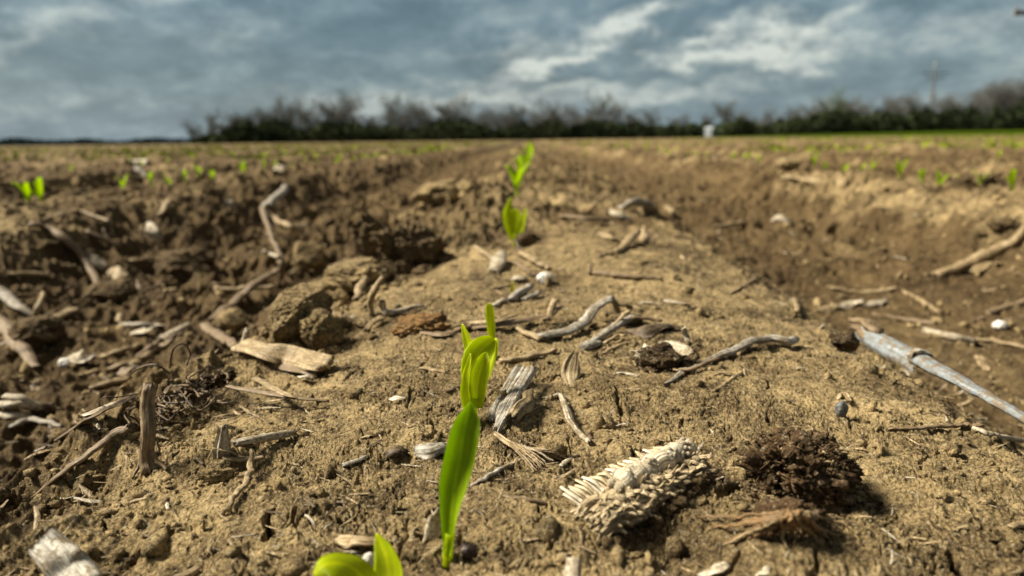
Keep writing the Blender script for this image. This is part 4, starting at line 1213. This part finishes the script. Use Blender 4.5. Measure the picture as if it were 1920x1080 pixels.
for a, mt in (([(526, 520, 6, 4), (528, 490, 6, 25), (512, 450, 6, 45), (500, 420, 6, 55), (493, 392, 7, 65)], MB), ([(493, 392, 6, 65), (512, 376, 7, 72), (528, 362, 7, 80), (537, 348, 5, 86)], MG), ([(495, 392, 6, 65), (515, 410, 7, 52), (540, 424, 8, 44), (566, 432, 7, 38)], MT)):
    ST('branch', '', '', a, mt, parent=e)
for a, mt, l in [([(238, 300, 6, 25), (255, 300, 8, 30), (274, 302, 6, 25)], MW, 'white husk lying on top of the farther left bed'),
                 ([(254, 312, 6, 14), (264, 320, 7, 10), (272, 330, 5, 5)], MG, 'grey husk hanging below the white husk on the farther left bed'),
                 ([(275, 418, 10, 5), (284, 432, 13, 10), (296, 448, 11, 5)], MW, 'pale crumpled husk on the flank of the left bed'),
                 ([(170, 480, 8, 5), (182, 490, 12, 10), (196, 500, 8, 6)], MW, 'white husk in the crook of the long curved root'),
                 ([(205, 505, 12, 5), (222, 515, 16, 10), (240, 528, 12, 5)], MT, 'broad tan husk right of the crook of the curved root'),
                 ([(425, 376, 8, 5), (434, 380, 10, 12), (442, 388, 7, 5)], MW, 'small pale husk at the far end of the left bed flank'),
                 ([(250, 622, 8, 3), (275, 618, 11, 6), (300, 608, 7, 6)], MW, 'bright white husk lying in the left furrow'),
                 ([(132, 668, 12, 3), (152, 664, 15, 12), (172, 674, 10, 4)], MW, 'crumpled pale husk on the floor of the left furrow'),
                 ([(1342, 294, 4, 25), (1356, 290, 5, 40)], MW, 'tiny white husk sticking up far off in the right-hand row'),
                 ([(515, 318, 7, 6), (525, 314, 9, 16), (534, 318, 6, 6)], MW, 'small white husk at the far end of the left-hand row'),
                 ([(310, 545, 5, 3), (325, 540, 6, 5)], MT, 'small tan husk low in the left furrow'),
                 ([(1585, 340, 8, 4), (1470, 330, 8, 4)], MT, 'long tan husk on the near shoulder of the right-hand bed')]:
    strip('husk_scrap', l, 'husk', a, mt, curl=1.4, wavy=.35, hint=TOC)
clod('small white pebble on the floor of the left furrow', 120, 690, 26, 20, mat=PEBBLE, name='pebble', cat='pebble', amp=.15, facet=0, fine=.02)

# ---- short pieces of straw that nothing tells apart
def scatter(n, xr, yr, label, group, mats, seed, ln=(.012, .045), rd=(.0009, .0024)):
    r = random.Random(seed)
    for i in range(n):
        y = yr[0] * (yr[1] / yr[0]) ** r.random(); x = r.uniform(*xr)
        L = r.uniform(*ln); a = r.uniform(0, math.pi); R_ = r.uniform(*rd)
        pts = []
        bend = r.gauss(0, .25)
        for k in (-1, -.3, .4, 1):
            an = a + bend * k
            qx, qy = x + math.cos(an) * L * k * .5, y + math.sin(an) * L * k * .5
            pts.append((qx, qy, float(Zf(np.array([qx]), np.array([qy]))[0]) + R_ * .8 + (.012 * max(0, k) if i % 5 == 0 else 0)))
        mb = MB_()
        if i % 3 == 0:
            ribbon(mb, pts, [R_ * 1.4, R_ * 2.4, R_ * 2.0, R_ * .8], curl=1.5, thick=.0007, fray=.5, wavy=.4, seed=seed * 99 + i, m_=7, n=14)
        else:
            tube(mb, pts, [R_, R_ * 1.1, R_, R_ * .7], seg=8, n=16, rib=.1, wob=.25, jag=1.2, seed=seed * 77 + i, flat=.8)
        tag(obj('straw_piece', mb, mats[i % len(mats)]), label, 'straw', group)


scatter(95, (-.85, -.26), (.42, 1.9), 'short piece of dead straw among many strewn over the left furrow and its cloddy flanks', 'straw strewn in the left furrow', (MB, MT, MB, MD, MT), 3, rd=(.0009, .0026))
scatter(45, (.27, .8), (.42, 1.7), 'short piece of dead straw among several strewn in the right furrow', 'straw strewn in the right furrow', (MB, MT, MB), 4, rd=(.0008, .0018))
scatter(40, (-.2, .2), (.75, 2.2), 'short piece of dead straw strewn on the far stretch of the middle bed', 'straw strewn on the middle bed', (MB, MT, MT, MD), 5)

# ---- clods
clod('big pale tan clod with a slanting face left of centre', 545, 652, 178, 136, dpt=1.1, amp=.34, facet=.56, seed=21, sub=6, sink=.28)
clod('dark-faced lump at the right shoulder of the big tan clod', 600, 662, 90, 84, dpt=.8, amp=.35, facet=.7, seed=32, sub=6, sink=.3)
clod('wide flat-topped clod behind the big tan clod', 660, 555, 180, 84, dpt=1.1, amp=.34, facet=.58, seed=23, sub=6, sink=.35)
clod('small round clod left of the big tan clod', 428, 622, 74, 46, amp=.25, facet=.75, seed=24)
clod('small clod on the upper left shoulder of the wide flat-topped clod', 575, 505, 76, 60, amp=.3, facet=.7, seed=25)
clod('dark shaggy clod full of roots behind the wide flat-topped clod', 765, 515, 130, 110, mat=BROWNCLOD, name='soil_clod', amp=.5, facet=.8, seed=26, sub=6, fine=.14, sink=.45)
clod('dark upright clod further back left of the row', 690, 470, 80, 80, mat=BROWNCLOD, name='soil_clod', amp=.5, facet=.8, seed=27, fine=.14, sink=.4)
clod('brown clod at the left edge holding the upright stick', 55, 655, 110, 70, amp=.35, facet=.7, seed=28, mat=BROWNCLOD)
clod('rounded tan mound far back left of the row', 830, 378, 130, 50, amp=.3, facet=.8, seed=29, sink=.55)
clod('low clod in front of the root tangle', 330, 800, 90, 40, amp=.3, facet=.8, seed=30, sink=.45)
clod('rough brown clod on the flank of the left bed', 330, 520, 120, 60, amp=.4, facet=.7, seed=31, sink=.45, mat=BROWNCLOD)
clod('brown clod low on the flank of the left bed near the left edge', 200, 565, 90, 50, amp=.4, facet=.7, seed=33, sink=.45, mat=BROWNCLOD)
clod('crumbly lump below the gnarled pale twig', 400, 905, 80, 44, amp=.35, facet=.8, seed=34, sink=.45)
clod('small brown clod right of the long brown stick', 1175, 612, 60, 26, amp=.3, facet=.7, seed=35, mat=BROWNCLOD)
clod('brown clod standing right of the soft focus seedling', 990, 462, 46, 34, amp=.3, facet=.7, seed=36, mat=BROWNCLOD)
clod('tan clod on the near shoulder of the right-hand bed', 1480, 318, 60, 26, amp=.3, facet=.7, seed=37)
clod('brown clod at the right edge on the flank of the right-hand bed', 1888, 432, 60, 34, amp=.3, facet=.7, seed=38, mat=BROWNCLOD, sink=.5)
clod('dark weedy clod behind the rightmost seedling', 1850, 345, 90, 26, amp=.35, facet=.7, seed=39, mat=BROWNCLOD, sink=.55)


# ---- split corn cob
def cob():
    A = P(1102, 975); B = P(1290, 880)
    A = Vector((A.x, A.y, A.z + .0020)); B = Vector((B.x, B.y, B.z + .0032))
    ax = (B - A).normalized(); L = (B - A).length
    sx = ax.cross(Vector((0, 0, 1))).normalized()      # towards the lower right of the picture
    uz = sx.cross(ax).normalized()
    if uz.z < 0: uz = -uz
    e = empty('corn_cob', (A + B) / 2 - Vector((0, 0, .006)))
    tag(e, 'broken split corn cob with white pith and rows of chaff on the bare soil', 'corn cob')
    R = .0090
    r = random.Random(4)
    def pt(t, s, h): return A + ax * (L * t) + sx * (s * R) + uz * (h * R)
    # bed of chaff under everything
    mb = MB_()
    v, f = ico(5)
    v2 = v.copy()
    n_ = 1 + .20 * G[1](v[:, 0] * 9 + 3, v[:, 1] * 7 + v[:, 2] * 5) + .16 * G[2](v[:, 0] * 19, v[:, 2] * 13 + v[:, 1] * 9) - .12 * np.abs(G[3](v[:, 0] * 30, v[:, 1] * 24 + v[:, 2] * 11))
    w_ = []
    for p, k in zip(v2, n_):
        tt = .5 + .5 * np.sign(p[0]) * abs(p[0]) ** .75 * 1.0
        h = p[2] * k * (.85 if p[2] < 0 else .52)
        w_.append(tuple(pt(tt, p[1] * k * 1.05 + .05, h - .12)))
    mb.add(w_, f, [(p[1] * R * 2, p[0] * L * .5) for p in v])
    obj('chaff_base', mb, MCHAFF, e)
    # white pith rod with knobs
    mb = MB_()
    tube(mb, [pt(.30, -.10, .40), pt(.5, -.12, .50), pt(.75, -.12, .52), pt(1.02, -.10, .50)], [R * .42, R * .46, R * .42, R * .38], seg=22, n=60, rib=.03, wob=.12, jag=.2, seed=5)
    for i in range(130):
        t = r.uniform(.32, 1.0); a = r.uniform(-1.7, 1.7)
        c_ = pt(t, -.12 + math.sin(a) * .42, .48 + math.cos(a) * .42)
        lump(mb, c_, (R * r.uniform(.05, .13),) * 3, seed=i, sub=2, amp=.3, fine=.0)
    for i in range(26):
        t = r.uniform(.24, .42)
        lump(mb, pt(t, r.uniform(-.4, .25), .42 + r.uniform(-.08, .12)), (R * r.uniform(.12, .2),) * 3, seed=i + 400, sub=2, amp=.35, fine=0)
    obj('pith', mb, MPITH, e)
    # left comb of glumes, standing out to the upper left
    for i in range(15):
        t = .02 + i * .064
        mb = MB_()
        for k in range(2):
            o = k * .16
            ribbon(mb, [pt(t, -.42, .18 + o), pt(t - .015, -.78, .40 + o + r.uniform(-.05, .05)), pt(t - .03, -1.12 + r.uniform(-.1, .05), .50 + o * .4 + r.uniform(-.12, .08))], [R * .09, R * .13, R * .06], curl=1.4, thick=.0004, hint=tuple(uz), n=8, m_=5, fray=.3, seed=i * 3 + k)
        obj('glume', mb, MCHAFF if i % 3 else MPITH, e)
    # right ridge: cupped sockets of chaff in rows
    for row, (s0, h0) in enumerate(((.62, .50), (.86, .30), (1.02, .0), (1.05, -.34))):
        mb = MB_()
        for i in range(17):
            t = .03 + i * .060 + (row % 2) * .03 + r.uniform(-.012, .012)
            if r.random() < .14: continue
            c0 = pt(t, s0 - .08 + r.uniform(-.07, .07), h0 - .10 + r.uniform(-.09, .09)); kz = r.uniform(.6, 1.5)
            for k in range(2):
                a = k * 3.14 + 1.2 + r.uniform(-.5, .5)
                q1 = c0 + (ax * math.cos(a) * .14 + sx * math.sin(a) * .14) * R + uz * R * .12
                q2 = c0 + (ax * math.cos(a) * .24 + sx * (math.sin(a) * .22 + .15)) * R + uz * R * r.uniform(.10, .34) * kz
                ribbon(mb, [c0, q1, q2], [R * .07, R * .11, R * .06], curl=1.8, thick=.0004, hint=tuple(-(ax * math.cos(a) + sx * math.sin(a)) + uz * .3), n=6, m_=5, fray=.5, seed=row * 90 + i * 4 + k)
            lump(mb, c0 + uz * R * .02, (R * .20 * kz, R * .20 * kz, R * .15), seed=i + row * 31, sub=2, amp=.4, fine=0)
        obj('chaff_row', mb, MCHAFF, e)
    # torn near end
    mb = MB_()
    for i in range(60):
        s = r.uniform(-.55, .95); h = r.uniform(-.45, .35)
        c0 = pt(.06 + r.uniform(-.03, .1), s, h)
        q = pt(r.uniform(-.06, .0), s * 1.15 + r.uniform(-.1, .1), h + r.uniform(-.15, .2))
        ribbon(mb, [c0, (c0 + q) / 2 + uz * R * .08, q], [R * .06, R * .10, R * .05], curl=1.5, thick=.0004, n=6, m_=5, fray=.5, seed=i + 500, hint=tuple(uz))
    obj('torn_end', mb, MCHAFF, e)
    mb = MB_()
    for i in range(150):                      # soil banked against the lower side
        t = r.uniform(-.08, 1.05); q = pt(t, r.uniform(1.0, 1.5), 0)
        sz = R * min(.3, .05 + .09 * r.expovariate(1.0))
        lump(mb, (q.x, q.y, float(Zf(np.array([q.x]), np.array([q.y]))[0]) + sz * .35), (sz, sz * r.uniform(.7, 1.2), sz * .8), seed=i, sub=2, amp=.6, fine=.05)
    obj('clinging_soil', mb, BROWNCLOD, e)


cob()


# ---- dark rotten root ball and its crown of fibres
def rootball():
    e = empty('root_ball', P(1510, 950))
    tag(e, 'dark brown rotten root ball, a knobbly heap on the soil at lower right', 'root ball')
    p = P(1520, 948); s = depth(p) / FPX
    rx = 88 * s; rz = 78 * s
    c_ = np.array((p.x, p.y + rx * .6, p.z + rz * .55))
    mb = MB_()
    lump(mb, c_, (rx, rx * .85, rz), seed=5, sub=6, amp=.55, fine=.22)
    def lean(q):
        k = (q[2] - c_[2]) / rz
        return (q[0] - rx * .22 * k + rx * .10 * max(0, -k), q[1], min(q[2], c_[2] + rz * (.86 + .1 * math.sin(q[0] * 900))))
    mb.v = [lean(q) for q in mb.v]
    obj('core', mb, MATS['root_core'], e)
    r = random.Random(12)
    mb = MB_()
    for i in range(700):
        u = r.uniform(-1, 1); a = r.uniform(0, 6.28)
        z = r.uniform(-.35, 1); q = math.sqrt(max(0, 1 - z * z))
        d = np.array((math.cos(a) * q, math.sin(a) * q, z))
        pos = c_ + d * np.array((rx, rx * .85, rz)) * r.uniform(.92, 1.1)
        sz = rx * min(.12, .018 + .024 * r.expovariate(1.0))
        pos = np.array(lean(pos)) + np.array((r.gauss(0, 1), r.gauss(0, 1), r.gauss(0, 1))) * rx * .03
        lump(mb, pos, (sz * r.uniform(.7, 1.5), sz * r.uniform(.7, 1.3), sz * r.uniform(.6, 1.1)), seed=i, sub=2, amp=.6, fine=0)
    for i in range(190):                                # crumbled matter round the foot
        a = r.uniform(0, 6.28); q = 1.0 + abs(r.gauss(0, .22))
        X_, Y_ = c_[0] + math.cos(a) * rx * q * 1.05, c_[1] + math.sin(a) * rx * q * .95
        sz = rx * r.uniform(.015, .06)
        lump(mb, (X_, Y_, float(Zf(np.array([X_]), np.array([Y_]))[0]) + sz * .3), (sz * r.uniform(.7, 1.6), sz, sz * .7), seed=i, sub=2, amp=.7, fine=0)
    obj('knobs', mb, MATS['knob_matter'], e)
    mb = MB_()
    for i in range(70):
        a = r.uniform(3.0, 6.4); z = r.uniform(-.2, .95); q = math.sqrt(1 - z * z)
        p0 = np.array(lean(c_ + np.array((math.cos(a) * q * rx, math.sin(a) * q * rx * .85, z * rz)) * 1.03))
        d0 = np.array((r.uniform(-1, 1), r.uniform(-.6, .2), r.uniform(-.7, .5))) * rx * .28
        tube(mb, [p0 - d0, p0 + np.array((0, -rx * .06, rx * .05)), p0 + d0 * .8], [rx * .008, rx * .014, rx * .006], seg=5, n=8, seed=i, wob=.6)
    obj('root_fibres', mb, MROOT, e)
    mb = MB_()
    for i in range(28):
        a = r.uniform(3.3, 6.1); z = r.uniform(0, .9); q = math.sqrt(1 - z * z)
        pos = c_ + np.array((math.cos(a) * q * rx, math.sin(a) * q * rx * .85, z * rz)) * 1.04
        d = np.array((r.uniform(-1, 1), r.uniform(-.4, .4), r.uniform(-.4, .6))) * rx * .12
        tube(mb, [pos - d, pos + np.array((0, 0, rx * .03)), pos + d], [rx * .018, rx * .026, rx * .015], seg=6, n=6, seed=i)
    obj('chips', mb, MT, e)
    # fibres
    e = empty('dead_roots', P(1480, 985))
    tag(e, 'reddish brown crown of dead root fibres spreading in front of the dark root ball', 'roots')
    cx, cy = 1490, 958
    for i in range(46):
        a = math.pi * (.02 + .98 * i / 45) + r.uniform(-.06, .06)       # fan over left, front, right
        ln = r.uniform(60, 150) * (1.25 if a > 2.4 else .75)
        dx, dy = math.cos(a), math.sin(a) * .55
        j = r.uniform(-12, 12)
        w0 = r.uniform(3.2, 6.5)
        pts = [(cx + dx * 10 + j * .3, cy + dy * 6, w0, 10), (cx + dx * ln * .3 + j, cy + dy * ln * .3 + 6, w0 * .95, 7 + r.uniform(-1, 2)),
               (cx + dx * ln * .6 - j * .4, cy + dy * ln * .6 + 8 + r.uniform(-5, 5), w0 * .8, 2.8 + r.uniform(-1, 1.5)), (cx + dx * ln + j * .5, cy + dy * ln + 10 + r.uniform(-5, 5), w0 * .4, .3)]
        ST('root', '', '', pts, MROOT if i % 9 else MT, parent=e, seg=7, wob=.35, jag=0)
    p = P(1490, 992); s = depth(p) / FPX
    mb = MB_()
    lump(mb, (p.x, p.y + 30 * s, p.z + 6 * s), (58 * s, 44 * s, 30 * s), seed=77, sub=5, amp=.4, fine=.15)
    obj('crown_core', mb, MATS['root_core'], e)


soil_material('knob_matter', (.045, .027, .012), (.25, .16, .08))
soil_material('root_core', (.06, .032, .013), (.20, .12, .055))
rootball()


# ------------------------------------------------------------------ crumbs and straw litter
def crumbs():
    v, f = ico(1)
    f = np.array(f)
    r = np.random.default_rng(8)
    N = 26000
    d = .16 * (3.0 / .16) ** (r.random(N) ** 1.25)
    x = (r.random(N) * 2 - 1) * .85 * (d + .03); y = d
    t, a, s, k = profile(x, y)
    dens = .35 + .65 * np.clip(s * 2 + sstep(-.10, -.18, x) * .9, 0, 1)
    dens *= np.clip(.6 + 1.4 * G[3](x * 14, y * 13), .05, 1)
    keep = r.random(N) < dens
    x, y, d = x[keep], y[keep], d[keep]
    z = Zf(x, y)
    n = len(x)
    sz = np.exp(r.normal(size=n) * .68) * .00050 * (1 + d * 1.5)
    sz = np.minimum(sz, .006)
    V = []
    for axis in range(3):
        q = v[None, :, axis] * (1 + .35 * r.normal(size=(n, len(v)))) * (sz * (1 + .35 * r.normal(size=n)))[:, None]
        V.append(q + (x, y, z + sz * .25)[axis][:, None])
    V = np.stack(V, -1).reshape(-1, 3).astype(np.float32)
    F = (f[None] + (np.arange(n) * len(v))[:, None, None]).reshape(-1, 3).astype(np.int32)
    me = bpy.data.meshes.new('soil_crumbs')
    me.vertices.add(len(V)); me.vertices.foreach_set('co', V.ravel())
    me.loops.add(F.size); me.loops.foreach_set('vertex_index', F.ravel())
    me.polygons.add(len(F)); me.polygons.foreach_set('loop_start', np.arange(0, F.size, 3, dtype=np.int32))
    me.update(calc_edges=True)
    me.materials.append(CLOD)
    o = bpy.data.objects.new('soil_crumbs', me); COL.objects.link(o)
    tag(o, 'loose crumbs of dry soil scattered over the beds', 'soil crumbs', kind='stuff')


crumbs()


def litter():
    r = np.random.default_rng(18)
    for nm, mat, N, smin, lab in (('straw_litter', MT, 1500, 1.0, 'fine bits of tan straw scattered over the soil'), ('chaff_litter', MW, 420, 1.0, 'fine pale chaff scattered over the soil'), ('dark_litter', MD, 700, 1.0, 'fine dark plant bits scattered over the soil')):
        d = .17 * (2.8 / .17) ** (r.random(N) ** 1.1)
        x = (r.random(N) * 2 - 1) * .8 * (d + .03)
        y = d
        z = Zf(x, y)
        mb = MB_()
        for i in range(N):
            L = (.0010 + .0022 * r.random() ** 2) * (1 + 1.6 * min(d[i], 2.5)) * (1.5 if x[i] < -.12 or x[i] > .25 else 1)
            wd_ = L * (.09 + .12 * r.random())
            a = r.random() * math.pi
            dx, dy = math.cos(a) * L, math.sin(a) * L
            nx_, ny_ = -math.sin(a) * wd_, math.cos(a) * wd_
            h = .0003 + .0008 * r.random() + wd_ * .4
            ti = r.normal() * L * .22; bd = r.normal() * wd_ * .8
            th = wd_ * .5
            c_ = np.array((x[i], y[i], z[i] + h))
            D = np.array((dx, dy, ti)); Nn = np.array((nx_, ny_, 0)); U_ = np.array((0, 0, th))
            B = Nn * bd / (wd_ + 1e-9)
            vs = []
            for tt, ww in ((-1, .6), (0, 1), (1, .5)):
                ce = c_ + D * tt + B * (1 - tt * tt)
                vs += [ce - Nn * ww, ce + U_ * ww, ce + Nn * ww, ce - U_ * ww]
            fs = [(0, 1, 2, 3), (11, 10, 9, 8)]
            for k in (0, 4):
                for j in range(4):
                    fs.append((k + j, k + (j + 1) % 4, k + 4 + (j + 1) % 4, k + 4 + j))
            mb.add(vs, fs, [(q * .001, L * q * .2) for q in range(12)])
        tag(obj(nm, mb, mat, smooth=False), lab, 'litter', kind='stuff')


litter()


# ------------------------------------------------------------------ distant wood
def prism(V, F, p0, p1, r0, r1):
    d = p1 - p0
    L = math.sqrt(d[0] ** 2 + d[1] ** 2 + d[2] ** 2) + 1e-9
    d = d / L
    h = np.array((0, 0, 1.0)) if abs(d[2]) < .9 else np.array((1.0, 0, 0))
    a = np.cross(d, h); a /= np.linalg.norm(a); b_ = np.cross(d, a)
    o = len(V)
    for p, r_ in ((p0, r0), (p1, r1)):
        for k in range(3):
            an = k * 2.0944
            V.append(p + (a * math.cos(an) + b_ * math.sin(an)) * r_)
    for k in range(3):
        k2 = (k + 1) % 3
        F.append((o + k, o + k2, o + 3 + k2, o + 3 + k))


def tree_meshes(seed, hgt, spread, low=.3, dense=1.0):
    r = random.Random(seed)
    TV, TF, CV, CF = [], [], [], []
    def grow(p, d, ln, rad, lev):
        V, F = (TV, TF) if lev <= 1 else (CV, CF)
        segs = 3 if lev == 0 else 2
        for s in range(segs):
            d2 = d + np.array((r.gauss(0, .10), r.gauss(0, .10), .05))
            d2 /= np.linalg.norm(d2)
            q = p + d2 * ln / segs
            r1 = rad * .82
            prism(V, F, p, q, rad, r1)
            if lev >= 1 or s >= 1:
                nb = {0: 4, 1: 3, 2: 3, 3: 3}.get(lev, 0)
                for _ in range(nb):
                    if lev < 4:
                        a = r.uniform(0, 6.28)
                        side = np.array((math.cos(a), math.sin(a), r.uniform(-.05, .5))) * spread
                        nd = d2 * .7 + side; nd /= np.linalg.norm(nd)
                        grow(p + (q - p) * r.random(), nd, ln * r.uniform(.45, .68), max(r1 * .5, .012), lev + 1)
            p, d, rad = q, d2, r1
        if lev == 4: return
    grow(np.array((0, 0, -.2)), np.array((0, 0, 1.0)), hgt * .62, hgt * .020, 0)
    return TV, TF, CV, CF


def make_tree(seed, hgt, spread, mat):
    TV, TF, CV, CF = tree_meshes(seed, hgt, spread)
    e = empty('bare_tree', (0, 0, 0))
    mb = MB_(); mb.add(TV, TF); obj('trunk', mb, MBARK, e)
    mb = MB_(); mb.add(CV, CF); obj('crown', mb, mat, e, smooth=False)
    e['top'] = float(max(v[2] for v in CV))
    return e


TP = [make_tree(s, 10, sp, mt) for s, sp, mt in ((1, .75, TWIG), (2, .95, TWIG), (3, .6, TWIG), (4, .85, TWIGG), (5, 1.05, TWIG))]
TU = [False] * 5
TG = 'bare trees of the distant wood'


def tree(px, top, i, Y, label, base=None, up=14):
    d = pxdir(px, 262)
    x = Y * d.x / d.y
    # height from the picture
    dt = pxdir(px, top - up)
    z0 = 0.0 if x < 20 else .5
    hh = H + dt.z / math.hypot(dt.x, dt.y) * math.hypot(x, Y) - z0
    src = TP[i]
    if not TU[i]: o = src; TU[i] = True
    else:
        o = src.copy(); COL.objects.link(o)
        for ch in src.children:
            c2 = ch.copy(); COL.objects.link(c2); c2.parent = o
    o.location = (x, Y, z0 - .3)
    s = hh / src['top']
    o.scale = (s * random.uniform(.95, 1.15), s * random.uniform(.9, 1.1), s)
    o.rotation_euler = (0, 0, random.uniform(0, 6.28))
    tag(o, label, 'tree', TG)


SH = 'bare grey tree of the distant wood among others alike'
for px, top, i, Y, lab in [(632, 180, 1, 165, 'tallest bare tree of the left part of the distant wood'), (750, 188, 1, 168, 'round-topped bare tree standing out between two gaps of the wood'),
                           (838, 190, 1, 162, 'broad bare tree right of the round-topped one in the wood'), (1885, 148, 1, 158, 'tallest bare tree near the right edge of the photo'),
                           (1565, 182, 3, 160, 'greenish tree standing out of the right half of the wood'), (545, 196, 0, 160, 'bare tree topping the left end clump of the wood'),
                           (1130, 186, 2, 170, 'tall faint bare tree of the middle of the wood'), (1358, 205, 0, 158, 'bare tree rising behind the white shed')]:
    tree(px, top, i, Y, lab, up=26)
    tree(px + 9, top + 10, 1, Y + 3, SH, up=20)
prof = [(375, 236), (400, 222), (430, 215), (470, 205), (500, 208), (520, 200), (560, 208), (590, 215), (612, 200), (655, 196), (690, 218), (715, 222), (735, 205), (770, 205), (800, 210), (820, 205), (860, 205), (880, 218), (905, 208), (930, 202), (955, 204), (980, 200), (1005, 206), (1030, 195),
        (1050, 206), (1085, 200), (1105, 205), (1150, 205), (1175, 212), (1200, 210), (1225, 222), (1250, 225), (1280, 222), (1310, 225), (1335, 220), (1380, 214), (1410, 212), (1440, 208), (1470, 205), (1500, 200), (1525, 196), (1545, 190), (1590, 188), (1615, 190), (1640, 186), (1665, 182), (1690, 184), (1715, 184), (1740, 190), (1770, 180),
        (1795, 182), (1820, 176), (1845, 168), (1865, 158), (1905, 155), (1930, 160), (1960, 165), (2000, 160)]
for px, top in prof:
    for _ in range(3):
        tree(px + random.uniform(-12, 12), top + (random.uniform(-4, 6) if _ == 0 else random.uniform(14, 30)), random.choice([0, 1, 2, 2, 4]), random.uniform(158, 185), SH)


def brush():
    """dense lower storey of the wood, one mass"""
    r = np.random.default_rng(77)
    mb = MB_()
    N = 42000
    tops = np.array(prof + [(365, 246)]); tops = tops[np.argsort(tops[:, 0])]
    px = r.uniform(362, 2060, N)
    hpx = np.interp(px, tops[:, 0], tops[:, 1])
    base = 274.5 - .0125 * px
    hp = (base - hpx) * .60
    hp *= .9 * np.clip(.86 + .35 * G[2](px / 60.0, px * 0 + 3.3) + .25 * G[3](px / 17.0, px * 0 + 1.3), .5, 1.2)
    hp = np.minimum(hp, 62)
    edge = sstep(362, 392, px) * .5 + .5
    f = r.random(N) ** 1.25 * (1 + .25 * r.random(N) ** 3)
    for a, h_, b_, e_ in zip(px, hp, f, edge):
        d = pxdir(a, 262)
        Y = 150 + 22 * r.random()
        x = Y * d.x / d.y
        z = h_ * e_ * b_ / FPX * Y + (0 if x < 20 else .4)
        s = .30 + .35 * r.random()
        q = r.normal(size=(3, 3)) * s * .7
        c_ = np.array((x, Y, z))
        mb.add([c_ + q[0], c_ + q[1], c_ + q[2], c_ - q[0] * .6 + q[1] * .4], [(0, 1, 2), (0, 2, 3)])
    tag(obj('undergrowth', mb, BRUSH, smooth=False), 'dark dense undergrowth and brush along the foot of the distant wood', 'undergrowth', kind='stuff')
    mb = MB_()
    for i in range(9000):
        Y = 1150 + 120 * random.random()
        a = random.uniform(-260, 372)
        d = pxdir(a, 262)
        x = Y * d.x / d.y
        hh = (7.5 + 2.5 * math.sin(a * .05) + 2 * math.sin(a * .017 + 1)) / FPX * Y
        c_ = np.array((x, Y, random.random() * hh)); q = np.array([[random.gauss(0, 1) for _ in range(3)] for _ in range(3)]) * 2.2
        mb.add([c_ + q[0], c_ + q[1], c_ + q[2]], [(0, 1, 2)])
    tag(obj('far_wood', mb, MATS['far_brush'], smooth=False), 'low dark line of far-off woods at the left horizon', 'woods', kind='stuff')


plain('far_brush', (.018, .035, .040), (.035, .055, .058), .01, .9)
brush()


# ------------------------------------------------------------------ utility poles, shed
def box(mb, c_, s, rot=0):
    x, y, z = s[0] / 2, s[1] / 2, s[2] / 2
    co, si = math.cos(rot), math.sin(rot)
    vs = []
    for k in (-1, 1):
        for a, b_ in ((-1, -1), (1, -1), (1, 1), (-1, 1)):
            vs.append((c_[0] + a * x * co - b_ * y * si, c_[1] + a * x * si + b_ * y * co, c_[2] + k * z))
    mb.add(vs, [(3, 2, 1, 0), (4, 5, 6, 7), (0, 1, 5, 4), (1, 2, 6, 5), (2, 3, 7, 6), (3, 0, 4, 7)])


def pole(px, top, Y, arm_px, arms, label, rad, armw):
    d = pxdir(px, 262); x = Y * d.x / d.y
    dist = math.hypot(x, Y)
    def zz(py):
        q = pxdir(px, py); return H + q.z / math.hypot(q.x, q.y) * dist
    e = empty('utility_pole', (x, Y, 0)); tag(e, label, 'utility pole')
    mb = MB_(); tube(mb, [(x, Y, -.5), (x, Y, zz(top) * .5), (x, Y, zz(top))], [rad * 1.25, rad * 1.1, rad * .9], seg=10, n=8, rib=.02, wob=.02, jag=0); obj('post', mb, POLEW, e)
    for py, wpx in arms:
        mb = MB_(); z = zz(py); wd_ = wpx * dist / FPX
        box(mb, (x, Y - rad - armw * .5, z), (wd_, armw, armw * 1.2))
        a = obj('crossarm', mb, POLEW, e, smooth=False)
        for k in (-.46, -.25, .25, .46):
            mb = MB_(); tube(mb, [(x + wd_ * k, Y - rad - armw * .5, z + armw * .55), (x + wd_ * k, Y - rad - armw * .5, z + armw * 1.7)], [armw * .35, armw * .3], seg=8, n=5, rib=0, jag=0, wob=0)
            i_ = bpy.data.objects.new('insulator', mesh_from(mb, 'insulator', POLEW, True, tuple(e.location))); i_.parent = a; COL.objects.link(i_)


pole(1740, 116, 196, 40, [(138, 44), (147, 30)], 'tall grey utility pole with two crossarms behind the right half of the wood', .24, .17)
pole(1942, 5, 46, 60, [(27, 118)], 'nearer utility pole beyond the right edge, only its crossarm end in view', .16, .22)

d = pxdir(1331, 258); Yh = 140; xh = Yh * d.x / d.y
e = empty('shed', (xh, Yh, .25)); tag(e, 'tiny white shed in front of the distant wood', 'shed'); e.rotation_euler = (0, 0, -.75)
mb = MB_(); box(mb, (xh, Yh, .85), (1.3, 1.5, 1.3)); obj('wall', mb, SHEDW, e, smooth=False)
mb = MB_()
mb.add([(xh - .8, Yh - .9, 1.5), (xh + .8, Yh - .9, 1.5), (xh + .8, Yh + .9, 1.5), (xh - .8, Yh + .9, 1.5), (xh - .8, Yh, 1.95), (xh + .8, Yh, 1.95)],
       [(0, 1, 5, 4), (2, 3, 4, 5), (0, 4, 3), (1, 2, 5), (3, 2, 1, 0)]); obj('roof', mb, ROOFM, e, smooth=False)
mb = MB_(); box(mb, (xh - .2, Yh - .77, .7), (.4, .05, 1.0)); obj('door', mb, ROOFM, e, smooth=False)
